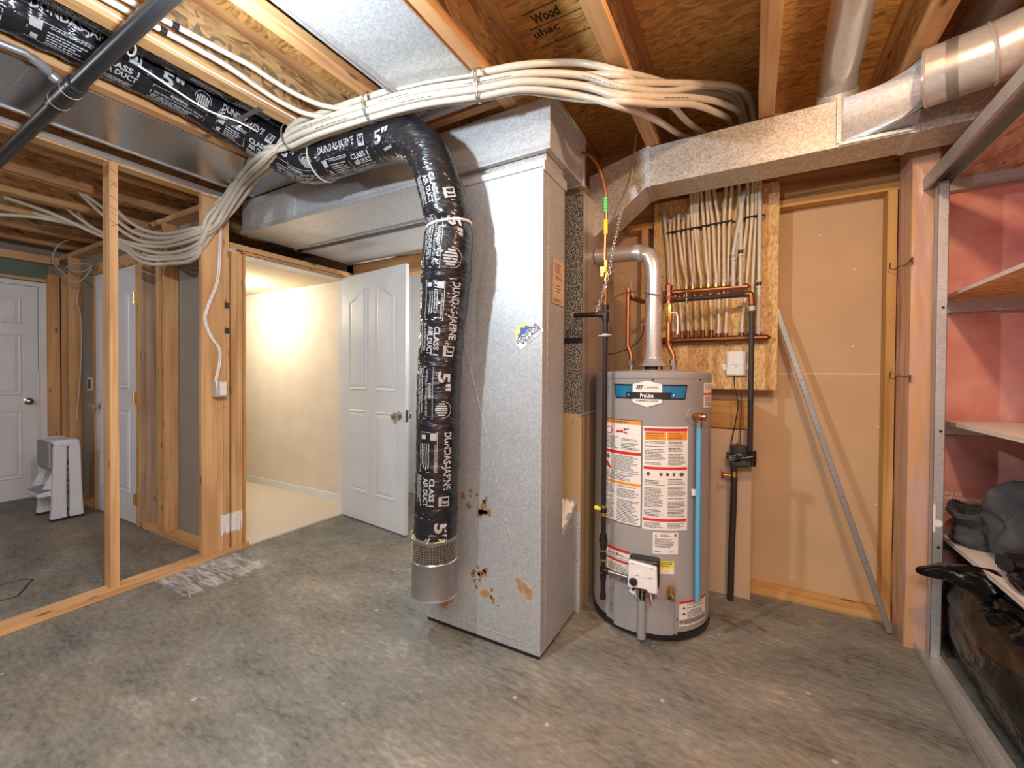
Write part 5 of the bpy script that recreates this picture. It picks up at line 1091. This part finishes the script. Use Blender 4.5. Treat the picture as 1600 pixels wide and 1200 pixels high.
ordn = ['first', 'second', 'third', 'fourth', 'fifth', 'sixth', 'seventh', 'eighth', 'ninth', 'tenth', 'eleventh', 'twelfth', 'thirteenth', 'fourteenth', 'fifteenth', 'sixteenth', 'seventeenth', 'eighteenth', 'nineteenth']
clipm = MB()
for i, ((bu, kind), (cu_, tu)) in enumerate(zip(lows, ups)):
    yb = 2.70; yc = 2.725 if i % 2 else 2.712
    vclip = 365 - (cu_ - 1045) * .195
    zb = (a.z if kind == 'u' else c.z) + .02
    pb = Vector(at(bu, 452 if kind == 'u' else 524, y=yb)); pb.z = zb
    pc = Vector(at(cu_, vclip, y=yc))
    ymid = 2.728 if kind == 'l' else 2.705
    t = thing('manifold_pipe', f'white riser pipe, {ordn[i]} from the left on the particle board' + (', with capped top' if tu is None else ''), 'pipe', tuple(pb), 'white riser pipes on the particle board')
    pm = pb.lerp(pc, .35); pm.y = ymid; pm2 = pb.lerp(pc, .7); pm2.y = ymid; pl = pb + Vector((0, 0, .05))
    pts = [pb, pl, pm, pm2, pc]
    if tu is None:
        ptop = pc + Vector((0, 0, .07 + .012 * (i % 3))); pts.append(ptop)
        MB().tube([ptop - Vector((0, 0, .012)), ptop + Vector((0, 0, .008))], .0135, 12).build('end_cap', GREYP, t)
    else:
        q_ = Vector(at(tu, vclip - 48, y=2.70)); pts += [q_, q_ + Vector(((q_.x - pc.x) * .5, -.01, .08))]
    MB().tube(spline(pts, 6), .0092, 10).build('pipe', PEXO, t)
    MB().tube([pb + Vector((0, 0, -.012)), pb + Vector((0, 0, .012))], .0125, 12).build('fitting', COPD if kind == 'l' else BRASS, t)
    MB().tube([pb + Vector((0, 0, .012)), pb + Vector((0, 0, .034))], .0128, 12).build('crimp_ring', PEX if (i > 9 or kind == 'u') else COPD, t)
    if i % 3 != 1:
        w_ = MB(); z_ = pm.z if kind == 'l' else pb.z + .12; xx = pm.x if kind == 'l' else pl.x
        vs, fs = text2d(['Kitchen', 'Bath', 'Laundry', 'Hose', 'Ensuite'][i % 5], 0)
        yy = ymid - .0102
        pz_ = [Vector((pb.x + (pc.x - pb.x) * ((z_ + .07 * A_ - pb.z) / (pc.z - pb.z)) - .005 + .010 * (1 - B_) , yy, z_ - .07 * A_ + .07)) for A_, B_ in vs]
    clipm.add([], [])
    tag(MB().tube([pc + Vector((-.016, -.008, 0)), pc + Vector((-.008, -.014, .001)), pc + Vector((.008, -.014, .001)), pc + Vector((.016, -.006, 0)), pc + Vector((.024, .012, -.002))], .0045, 8).build('pipe_clip', BLACK), f'black clip over the {ordn[i]} white riser pipe from the left', 'clip', 'black pipe clips on the particle board')
# the two pipes with in-line couplings and the tall one at the right, and the leaning capped pipe
def riser(pts, label, fit=(), cap=None, r=.0105):
    t = thing('manifold_pipe', label, 'pipe', tuple(pts[0]), 'separate white pipes on the particle board'); MB().tube(spline(pts, 6), r, 12).build('pipe', PEX, t)
    for q, m_ in fit: q = Vector(q); MB().tube([q - Vector((0, 0, .022)), q - Vector((0, 0, .010))], .0145, 12).tube([q + Vector((0, 0, .010)), q + Vector((0, 0, .022))], .0145, 12).build('crimp_ring', PEX, t); MB().tube([q - Vector((0, 0, .012)), q + Vector((0, 0, .012))], .0125, 12).build('coupling', m_, t)
    if cap is not None: MB().tube([Vector(cap) - Vector((0, 0, .014)), Vector(cap) + Vector((0, 0, .014))], .016, 12).build('end_cap', GREYP, t)
yq = 2.69
riser([at(1146, 448, y=yq), at(1146, 400, y=yq), at(1150, 370, y=yq), at(1158, 330, y=yq), at(1162, 305, y=yq)], 'white pipe leaning right with a coupling half way, capped at the top', [(at(1146, 401, y=yq), GREYP)], at(1162, 303, y=yq))
riser([at(1157, 448, y=yq), at(1157, 395, y=yq), at(1158, 340, y=yq), at(1157, 310, y=yq)], 'white pipe with a black coupling beside the leaning one', [(at(1157.5, 394, y=yq), BLACK)])
riser([at(1185, 522, y=yq), at(1186, 445, y=yq), at(1187, 335, y=yq), at(1187, 290, y=yq)], 'rightmost white pipe with a black coupling, ending at the lower manifold', [(at(1186, 444, y=yq), BLACK)])
riser([at(1046, 452, y=2.72), at(1044, 400, y=2.72), at(1039, 350, y=2.72), at(1038, 333, y=2.72)], 'leftmost white pipe leaning left, with a grey cap', (), at(1038, 333, y=2.72))
# wall box with wires
wb = thing('control_box', 'white plastic control box screwed on the lower particle board', 'control box', at(1150, 588, y=2.745))
A0, A1 = at(1134, 587, y=2.72), at(1166, 548, y=2.72)
MB().box(A0.x, A1.x, 2.715, 2.745, A0.z, A1.z).build('box_body', WHITEP, wb, bevel=.008)
zz = A0.z + (A1.z - A0.z) * .35; m = MB().box(A0.x - .018, A0.x, 2.738, 2.745, zz - .018, zz + .018).box(A1.x, A1.x + .016, 2.738, 2.745, zz - .018, zz + .018); m.build('mounting_ear', WHITEP, wb, bevel=.003)
MB().box((A0.x + A1.x) / 2 - .004, (A0.x + A1.x) / 2 + .004, 2.714, 2.7152, zz - .004, zz + .001).box((A0.x + A1.x) / 2 - .018, (A0.x + A1.x) / 2 + .018, 2.7142, 2.7152, zz + .012, zz + .015).build('logo_print', GREYP, wb)
yp = 2.66
cable('thin_wire', [at(1147, 588, y=2.73), at(1148, 605, y=2.70), at(1153, 630, y=yp), at(1150, 655, y=yp), at(1144, 685, y=yp), at(1141, 702, y=yp - .02)], .0028, plain('dark_wire_a', (.03, .02, .02, 1), .5), 'dark wire curving from the white control box to the valve')
cable('thin_wire', [at(1158, 610, y=2.75), at(1158, 640, y=2.70), at(1157, 672, y=yp), at(1156, 700, y=yp - .03)], .0025, plain('dark_wire_b', (.06, .03, .02, 1), .5), 'straight dark wire dropping behind the particle board to the valve')
# sleeved pipe
sp = thing('sleeved_pipe', 'dark pipe running right from the vent pipe and turning down beside the wall box', 'pipe', at(1175, 725, y=2.60))
PY = 2.60
pa, pb_, pc_ = Vector(at(1052, 469, y=2.45)), Vector(at(1166, 460, y=PY)), Vector(at(1175, 468, y=PY))
MB().tube([pa, pb_], .0135, 16).build('cross_run', BLKINS, sp)
ee = spline([pb_ - Vector((.01, 0, 0)), pb_ + Vector((.018, .0, .0)), Vector((pc_.x - .003, PY, pc_.z + .005)), Vector((pc_.x, PY, pc_.z - .03))], 5); MB().tube(ee, .0165, 16).build('elbow', COPD, sp)
MB().tube([(pc_.x, PY, pc_.z - .02), (pc_.x, PY, at(1175, 725, y=PY).z)], .0135, 16).build('down_run', BLKINS, sp)
q = pa.lerp(pb_, .19); MB().tube([q + Vector((-.004, 0, 0)), q + Vector((.004, 0, 0))], .022, 16).tube([q + Vector((0, -.018, -.03)), q + Vector((0, -.018, .03))], .004, 6).build('pipe_clamp', SILV, sp)
q = Vector(at(1047, 469, y=2.42)); MB().tube([q, pa], .016, 14).build('fitting', COPD, sp)
MB().tube([(pc_.x, PY, pc_.z - .035), (pc_.x, PY, pc_.z - .06)], .0150, 16).build('tape_wrap', PEX, sp)
# pump / valve below
pv = thing('circulation_valve', 'small black and grey circulation valve with tangled wires, under the dark pipe', 'valve', at(1160, 730, y=PY))
q = Vector(at(1158, 712, y=PY))
MB().lathe([(.040, .012), (.042, .016), (.042, .052), (.038, .056), (0, .058)], q + Vector((-.012, 0, 0)), (0, 0, 1), 24).build('motor_cap', plain('motor_dark', (.06, .055, .06, 1), .4), pv)
MB().lathe([(.044, .010), (.044, .014)], q + Vector((-.012, 0, 0)), (0, 0, 1), 24).lathe([(.018, .058), (.012, .066), (0, .068)], q + Vector((-.012, 0, 0)), (0, 0, 1), 12).build('chrome_band', CHROME, pv)
MB().tube([q + Vector((-.05, 0, -.035)), q + Vector((-.03, 0, -.035)), q + Vector((.015, 0, -.035)), q + Vector((.045, 0, -.035))], [.022, .03, .03, .022], 16).build('valve_body', plain('corroded_body', (.10, .11, .09, 1), .6, .4), pv)
MB().tube([q + Vector((.052, 0, .03)), q + Vector((.052, 0, -.05))], .020, 14).build('union', BLKPIPE, pv)
rw = random.Random(12)
for i in range(5):
    cp_ = [q + Vector((rw.uniform(-.075, .07), rw.uniform(-.06, -.035), rw.uniform(-.03, .02))) for _ in range(6)]
    MB().tube(spline(cp_, 6), .0025, 6).build('tangled_wire', BLKPIPE if i else GREYP, pv)
dpz = thing('black_water_pipe', 'black plastic pipe rising from the floor to the circulation valve', 'pipe', at(1141, 936, z=0))
g0 = Vector(at(1141, 937, z=0)); g1 = Vector(at(1143, 860, y=2.62)); g2 = Vector(at(1146, 790, y=2.61)); g3 = Vector(at(1147, 735, y=2.60))
MB().tube(spline([g0, g1, g2, g3, q + Vector((-.04, 0, -.04))], 6), [.0165] * 25, 14).build('pipe', BLKINS, dpz)
MB().tube([g3 + Vector((0, 0, -.035)), g3 + Vector((0, 0, -.005))], .019, 12).build('valve_body', BRASS, dpz)
MB().tube([g3 + Vector((-.01, 0, -.03)), g3 + Vector((-.05, -.01, -.028))], [.009, .007], 10).build('stem', BRASS, dpz)
MB().lathe([(.0, -.004), (.017, -.004), (.019, 0), (.017, .004), (0, .004)], g3 + Vector((-.055, -.01, -.028)), (1, .2, 0), 12).build('red_handwheel', RED, dpz)

# leaning steel rod
ra, rb = Vector(at(1218, 497, y=2.765)), Vector((.585, 2.655, .012))
lr = thing('leaning_steel_bar', 'long grey steel bar leaning from the particle board down to the corner', 'bar', tuple(rb))
MB().beam(ra + (ra - rb).normalized() * .12, rb, .026, .012, (0, 1, 0)).build('bar', BARM, lr, bevel=.002)
m = MB()
for k in (.22, .40, .60, .8): m.lathe([(.005, 0), (.004, .003)], ra.lerp(rb, k) + Vector((0, -.008, 0)), (0, -1, 0), 10)
m.build('rivet', CHROME, lr)

# ================================================================== RIGHT SIDE: film-covered post, steel shelving
po = thing('film_covered_post', 'wooden post wrapped in clear plastic film left of the steel shelving', 'post', (.66, 2.68, 0))
def film(a_, b_):
    z = b_ * 2.40
    if a_ < .72: p = Vector((.618, 2.777 - .20 * (a_ / .72), z)); n_ = Vector((-1, 0, 0))
    else: p = Vector((.618 + .09 * (a_ - .72) / .28, 2.577, z)); n_ = Vector((0, -1, 0))
    return p + n_ * (noise.noise(Vector((a_ * 5, z * 2.2, 3))) * .007 + noise.noise(Vector((a_ * 14 + z * 3, z * 5, 8))) * .0025)
MB().grid(film, 40, 90).build('plastic_film', POLY, po, fix=False)
MB().box(.622, .715, 2.583, 2.788, 0, 2.42).build('post_core', WO, po)
HK = plain('dark_hook_wire', (.06, .05, .05, 1), .4, .6)
for v0, v1, lb in ((416, 402, 'upper wire hook on the film-covered post'), (587, 587, 'lower wire hook on the film-covered post')):
    h = [at(1391, v0 - 5, y=2.755), at(1391, v0 + 3, y=2.74), at(1398, v0 + 5, y=2.73), Vector((.607, 2.70, at(1405, v0, y=2.7).z)), Vector((.606, 2.60, at(1430, v1 + 1, x=.606).z)), Vector((.62, 2.567, at(1438, v1, y=2.567).z))]
    tag(MB().tube(spline(h, 5), .0022, 6).box(.617, .622, 2.560, 2.568, h[-1].z - .03, h[-1].z + .004).build('wire_hook', HK), lb, 'hook', 'wire hooks on the post')
sh = thing('steel_shelf_frame', 'galvanized steel stud frame of the shelving at the right', 'shelf frame', (.69, 2.4, 0))
def channel(m, x0, x1, y0, y1, z0, z1, t=.003, open_=None): pass
m = MB(); m.box(.690, .693, 2.520, 2.562, .004, 2.08).box(.690, .726, 2.520, 2.523, .004, 2.08).box(.723, .726, 2.520, 2.545, .004, 2.08); m.build('post', STUDM, sh, bevel=.001)
m = MB(); m.box(.690, .693, .92, .962, .004, 2.08).box(.690, .726, .92, .923, .004, 2.08).box(.723, .726, .92, .945, .004, 2.08); m.build('post', STUDM, sh, bevel=.001)
m = MB(); m.box(.650, .722, .2, 2.572, 0, .0035).box(.650, .653, .2, 2.572, 0, .032).box(.719, .722, .2, 2.572, 0, .032); m.build('bottom_track', STUDM, sh, bevel=.001)
m = MB(); m.box(.655, .735, .2, 2.70, 2.118, 2.121).box(.655, .658, .2, 2.70, 2.068, 2.121).box(.732, .735, .2, 2.70, 2.068, 2.121).box(.658, .668, .2, 2.70, 2.068, 2.071); m.build('top_track', STUDM, sh, bevel=.001)
m = MB()
for z in (.495, 1.0, 1.535): m.lathe([(.006, 0), (.0055, .001)], (.712, 2.5198, z), (0, -1, 0), 12)
m.build('screw_hole', BLACK, sh)
m = MB(); m.lathe([(.016, 0), (.016, .0006)], (.708, 2.5197, .60), (0, -1, 0), 14).box(.692, .70, 2.5192, 2.5198, .56, .68); m.build('paint_dab', LABW, sh)
for z0, z1, lb in ((2.105, 2.165, 'top'), (1.535, 1.597, 'upper'), (.965, 1.018, 'middle'), (.43, .485, 'lower')):
    m = MB().box(.725, 1.30, 2.755, 2.758, z0, z1).box(.725, 1.30, 2.755, 2.788, z0, z0 + .003); o = m.build('wall_ledger', STUDM, sh, bevel=.001)
for z, lb, mt in ((1.598, 'upper white shelf board with raw particle board underside', 0), (1.019, 'middle white shelf board seen nearly edge on', 0), (.486, 'lower white shelf board under the grey bags', 0)):
    t = thing('shelf_board', lb, 'shelf', (1.0, 1.8, z), 'white shelf boards')
    MB().box(.775, 1.305, .6, 2.752, z, z + .014).build('core', OSB, t, smooth=False); MB().box(.773, 1.305, .6, 2.752, z + .014, z + .0155).box(.7735, .775, .6, 2.752, z, z + .0155).build('white_facing', SHELFW, t)
tag(MB().box(.74, 1.31, .4, 2.752, 2.166, 2.18).build('top_shelf_panel', osb('osb_top', (.62, .40, .28, 1), (.42, .22, .13, 1), .8, 'y')), 'particle board panel over the shelving, top right', 'panel')
# lettering on the insulation
m = MB(); fn = lambda a_, b_: Vector((a_, 2.7885, b_))
L0 = at(1471, 768, y=2.788); L1 = at(1538, 768, y=2.788)
put_text(m, 'BAG 1B', fn, L0.x, L0.x + .07, L0.z - .012, L0.z + .004, .02); put_text(m, 'TERRY CONCORD', fn, L0.x, L1.x, L0.z - .034, L0.z - .018, .01)
fine_print(m, fn, L0.x, L1.x - .01, L0.z - .10, L0.z - .038, 5, .3)
tag(m.build('insulation_lettering', plain('pale_ink', (.95, .85, .72, 1), .6), fix=False, smooth=False), 'pale printed lettering on the pink insulation film', 'lettering')
# ================================================================== THINGS ON THE SHELVES
def blob(name, fn, nu, nv, m_, parent=None, **k):
    b = MB(); b.grid(fn, nu, nv); return b.build(name, m_, parent, fix=False, **k)
def sack(c, r, h, sd, mt, squ=.25, amp=.25, top=.75, name='sack', parent=None, fr=2.2):
    c = Vector(c)
    def fn(a_, b_):
        th_ = 2 * PI * a_; ph = PI * (b_ - .5); x = math.cos(ph); x = x ** .55 if x > 0 else 0
        d_ = Vector((math.cos(th_) * x, math.sin(th_) * x, math.sin(ph)))
        w = 1 + amp * noise.noise(d_ * fr + Vector((sd, sd, sd))) + amp * (.45 if mt is BAG else .22) * noise.noise(d_ * fr * 3 + Vector((sd, 3, 1))) + amp * (.18 if mt is BAG else .05) * noise.noise(d_ * fr * 8 + Vector((3, sd, 1)))
        z = d_.z * h / 2
        if z < 0: w *= 1.0
        p = Vector((d_.x * r[0] * w, d_.y * r[1] * w, max(-h / 2, z * w)))
        if b_ > top: p.x *= 1 - (b_ - top) * 1.2; p.y *= 1 - (b_ - top) * 1.2
        return c + Vector((p.x, p.y, p.z + h / 2))
    return blob(name, fn, 72, 48, mt, parent)
gb = thing('garbage_bag', 'big shiny black garbage bag under the lowest shelf', 'bag', (1.0, 2.0, 0))
def bagf(a_, b_):
    th_ = 2 * PI * a_; c_, s_ = math.cos(th_), math.sin(th_); q_ = (abs(c_) ** 6 + abs(s_) ** 6) ** (-1 / 6)
    ph = PI * (b_ - .5); rr_ = max(0, math.cos(ph)) ** (.38 if ph > 0 else .18); z = .225 + .235 * math.sin(ph) * (1 if ph > 0 else .95)
    d_ = Vector((c_ * 1.5, s_ * 1.5, b_ * 4)); w = 1 + .06 * noise.noise(d_ * .9) + .035 * noise.noise(d_ * 3) + .015 * noise.noise(d_ * 8)
    sag = .95 + .05 * math.sin(PI * min(1, b_ * 1.1))
    return Vector((1.055 + c_ * q_ * .335 * rr_ * w * sag, 2.13 + s_ * q_ * .61 * rr_ * w * sag, max(.003, z * (1 + .10 * noise.noise(d_ * 2)))))
blob('bag_body', bagf, 90, 60, BAG, gb)
# tied neck and ear, pointing out past the steel post
def ear(a_, b_):
    s_ = b_; th_ = 2 * PI * a_
    P0 = Vector((.90, 2.26, .40)); P1 = Vector((.60, 2.36, .435)); p = P0.lerp(P1, s_) + Vector((0, 0, .035 * math.sin(PI * s_)))
    r_ = (.085 * (1 - s_) ** .7 + .010) * (1 + .45 * noise.noise(Vector((math.cos(th_) * 1.6, math.sin(th_) * 1.6, s_ * 6))))
    return p + Vector((0, math.cos(th_), .75 * math.sin(th_))) * r_
blob('bag_ear', ear, 40, 40, BAG, gb)
def ridge(a_, b_):
    th_ = 2 * PI * a_; P0 = Vector((.80, 2.36, .38)); P1 = Vector((.86, 1.55, .40)); p = P0.lerp(P1, b_)
    r_ = .075 * (math.sin(PI * min(1, b_ * 1.02)) ** .5 + .05) * (1 + .6 * noise.noise(Vector((math.cos(th_) * 1.4, math.sin(th_) * 1.4, b_ * 9))))
    return p + Vector((math.cos(th_), 0, .8 * math.sin(th_))) * r_
blob('bag_fold', ridge, 40, 60, BAG, gb)
MB().tube(spline([(.80, 2.2, .45), (.79, 2.0, .475), (.80, 1.85, .44), (.82, 1.7, .46)], 6), .006, 8).build('cord', BLACK, gb)
z0_ = .5025
g1_ = thing('cloth_bucket_bag', 'dark grey cloth bag with a round open top on the lower shelf', 'bag', (.92, 2.47, z0_))
cc = Vector((.868, 2.60, z0_))
def cup(a_, b_):
    th_ = 2 * PI * a_
    if b_ < .6: s_ = b_ / .6; r_ = .092 - .020 * (1 - s_) ** 2 + .008 * math.sin(s_ * 9); z = s_ * .155
    else: s_ = (b_ - .6) / .4; r_ = .088 - .030 * s_; z = .155 - .10 * s_
    w = 1 + .22 * noise.noise(Vector((math.cos(th_) * 1.3, math.sin(th_) * 1.3, z * 16))) + .12 * noise.noise(Vector((math.cos(th_) * 3, math.sin(th_) * 3, z * 40)))
    return cc + Vector((math.cos(th_) * r_ * w * 1.02, math.sin(th_) * r_ * w * .95, z * (1 + .10 * math.cos(th_ - 2.0) + .08 * math.sin(3 * th_))))
blob('bag_body', cup, 64, 60, FAB, g1_); MB().tube([cup(k / 40, .6) for k in range(41)], .0045, 8, False).build('rim_piping', FAB2, g1_)
o = sack((1.00, 2.44, z0_), (.155, .13), .33, 8.1, FAB2, amp=.40, name='grey_cloth_bundle', fr=1.7); tag(o, 'mid grey cloth bundle at the right end of the lower shelf', 'cloth')
o = sack((1.02, 2.66, z0_), (.10, .07), .27, 2.7, FAB, amp=.3, name='dark_cloth_bundle'); tag(o, 'dark cloth bundle behind the round grey bag', 'cloth')
o = sack((.84, 2.11, z0_), (.055, .11), .06, 5.5, BAG, amp=.12, name='black_plastic_sack'); tag(o, 'shiny black plastic sack lying on the lower shelf', 'bag')
o = sack((1.21, 2.62, z0_), (.085, .10), .42, 6.5, plain('navy_cloth', (.02, .035, .06, 1), .8), amp=.25, name='navy_cloth_bundle'); tag(o, 'navy blue cloth peeking above the grey bundle', 'cloth')
bo = thing('dark_bottle', 'dark glossy bottle lying with its base towards the room, lower shelf', 'bottle', (.80, 2.24, z0_))
q = Vector(at(1570, 880, x=.80)); q.z = max(q.z, z0_ + .0355); GL = plain('dark_glass', (.01, .012, .014, 1), .08, 0, .6, coat=1)
ax = Vector((.75, .62, .0)).normalized()
MB().lathe([(.0, .004), (.022, .006), (.030, .0), (.034, .006), (.034, .10), (.02, .13), (.014, .15), (.014, .17)], q, ax, 28).build('bottle_body', GL, bo)
MB().lathe([(.028, -.001), (.025, -.001)], q, ax, 24).build('base_ring', plain('dark_ring', (.10, .10, .11, 1), .2, .5), bo)
bo.location = (q.x, q.y, q.z - .034) if False else bo.location

# ================================================================== STEP STOOL
st = thing('folding_step_stool', 'white folding step stool by the far left door', 'step stool', (-5.2, 1.28, 0))
WS = plain('stool_white', srgb(212, 218, 226), .4); GS = plain('stool_grey_tread', srgb(150, 150, 158), .7)
def leg(x, y0_, y1_, z_top, splay, flare, name='leg'):
    m = MB(); n = 14
    prof = []
    for k in range(n + 1):
        s_ = k / n; z = .018 + (z_top - .018) * s_; w = 1 + flare * (1 - s_) ** 4
        prof.append((z, w))
    rings = []
    for z, w in prof:
        s_ = (z - .018) / (z_top - .018); sh_ = splay * (1 - s_)
        yc = (y0_ + y1_) / 2 + sh_; hy = (y1_ - y0_) / 2 * w; hx = .024 * w
        if s_ > .93: hy *= math.sqrt(max(.05, 1 - ((s_ - .93) / .07) ** 2 * .8))
        rings.append([Vector((x + a_ * hx, yc + b_ * hy, z)) for a_, b_ in ((-1, -.8), (-.7, -1), (.7, -1), (1, -.8), (1, .8), (.7, 1), (-.7, 1), (-1, .8))])
    vs = [p for r_ in rings for p in r_]; m.add(vs, [(i * 8 + k, i * 8 + (k + 1) % 8, (i + 1) * 8 + (k + 1) % 8, (i + 1) * 8 + k) for i in range(n) for k in range(8)] + [tuple(range(8)), tuple(n * 8 + k for k in range(8))])
    o = m.build(name, WS, st); f_ = MB(); r_ = rings[0]; f_.add([p + Vector((0, 0, -.018)) for p in r_] + [p + Vector((0, 0, .004)) for p in r_], [tuple(range(8)), tuple(range(8, 16))] + [(k, (k + 1) % 8, 8 + (k + 1) % 8, 8 + k) for k in range(8)]); f_.build('rubber_foot', RUB, o)
for x in (-5.02, -5.36):
    leg(x, 1.205, 1.285, .655, -.012, .22); leg(x, 1.292, 1.365, .655, .012, .22)
MB().box(-5.045, -4.994, 1.205, 1.365, .60, .668).build('side_cap', WS, st, bevel=.022); MB().box(-5.385, -5.335, 1.205, 1.365, .60, .668).build('side_cap', WS, st, bevel=.022)
MB().box(-5.335, -5.045, 1.185, 1.205, .43, .655).build('upper_tread', GS, st, bevel=.006); MB().box(-5.335, -5.045, 1.205, 1.36, .630, .662).build('top_rail', WS, st, bevel=.010)
m = MB(); m.poly([(-5.335, 1.24, .26), (-5.335, 1.12, .235), (-5.335, 1.12, .205), (-5.335, 1.24, .205)], (.29, 0, 0)); m.build('lower_tread', WS, st, bevel=.005)
m = MB(); m.poly([(-5.33, 1.238, .262), (-5.33, 1.125, .238), (-5.33, 1.125, .240), (-5.33, 1.238, .266)], (.28, 0, 0)); m.build('tread_grip', GS, st)
m = MB(); m.poly([(-5.33, 1.22, .43), (-5.33, 1.15, .27), (-5.33, 1.20, .26), (-5.33, 1.25, .40)], (.012, 0, 0)); m.build('brace', WS, st); m = MB(); m.poly([(-5.06, 1.22, .43), (-5.06, 1.15, .27), (-5.06, 1.20, .26), (-5.06, 1.25, .40)], (.012, 0, 0)); m.build('brace', WS, st)
m = MB(); [m.box(-4.9965, -4.9955, 1.281, 1.291, z, z + .012) for z in (.60, .47, .41, .32, .22)]; m.build('dark_pivot', BLACK, st)
# slab crack and water stain
cr = MB(); P_ = [at(u, v, z=.001) for u, v in ((-8, 941), (12, 936), (28, 931), (38, 920), (46, 910), (52, 905), (30, 906), (0, 914))]
for i in range(5): cr.beam(P_[i], P_[i + 1], .010, .0015)
cr.beam(P_[5], P_[6], .004, .001).beam(P_[6], P_[7], .004, .001)
o = cr.build('floor_crack', plain('crack_dark', (.03, .03, .028, 1), .9)); o['kind'] = 'structure'

for loc, zl, lb in (((-1.20, .50), 2.14, 'bulb socket hanging on a cord under the joists, in front of the trunk duct'), ((.40, .85), 2.40, 'lamp socket under the joists above the open floor')):  # the hanging socket and its cord are invented to carry the cool light
    t = thing('lamp_holder', lb, 'lamp', (loc[0], loc[1], zl))
    MB().lathe([(.016, zl), (.020, zl + .004), (.020, zl + .02), (.012, zl + .03), (0, zl + .03)], (loc[0], loc[1], 0), seg=20).build('socket', WHITEP, t)
    MB().tube([(loc[0], loc[1], zl + .028), (loc[0], loc[1], 2.60)], .003, 8).beam((loc[0] - .40, loc[1], 2.50), (loc[0] + .40, loc[1], 2.50), .004, .004).build('cord', BLACK, t)

stn = MB(); rs = random.Random(21)
def patch(u, v, a_, b_, rot):
    c_ = Vector(at(u, v, z=.0012)); n = 16
    stn.add([c_ + Vector((math.cos(rot) * math.cos(2 * PI * k / n) * a_ * (q := rs.uniform(.65, 1.2)) - math.sin(rot) * math.sin(2 * PI * k / n) * b_ * q, math.sin(rot) * math.cos(2 * PI * k / n) * a_ * q + math.cos(rot) * math.sin(2 * PI * k / n) * b_ * q, 0)) for k in range(n)], [tuple(range(n))])
for a in ((1126, 962, .035, .012, .1), (1138, 972, .05, .014, -.5), (1150, 966, .07, .004, -.2), (1175, 974, .05, .004, -.5), (1190, 982, .03, .010, -.6)): patch(*a)
o = stn.build('floor_stain', plain('rusty_stain', (.16, .095, .05, 1), .5), fix=False); o['kind'] = 'structure'
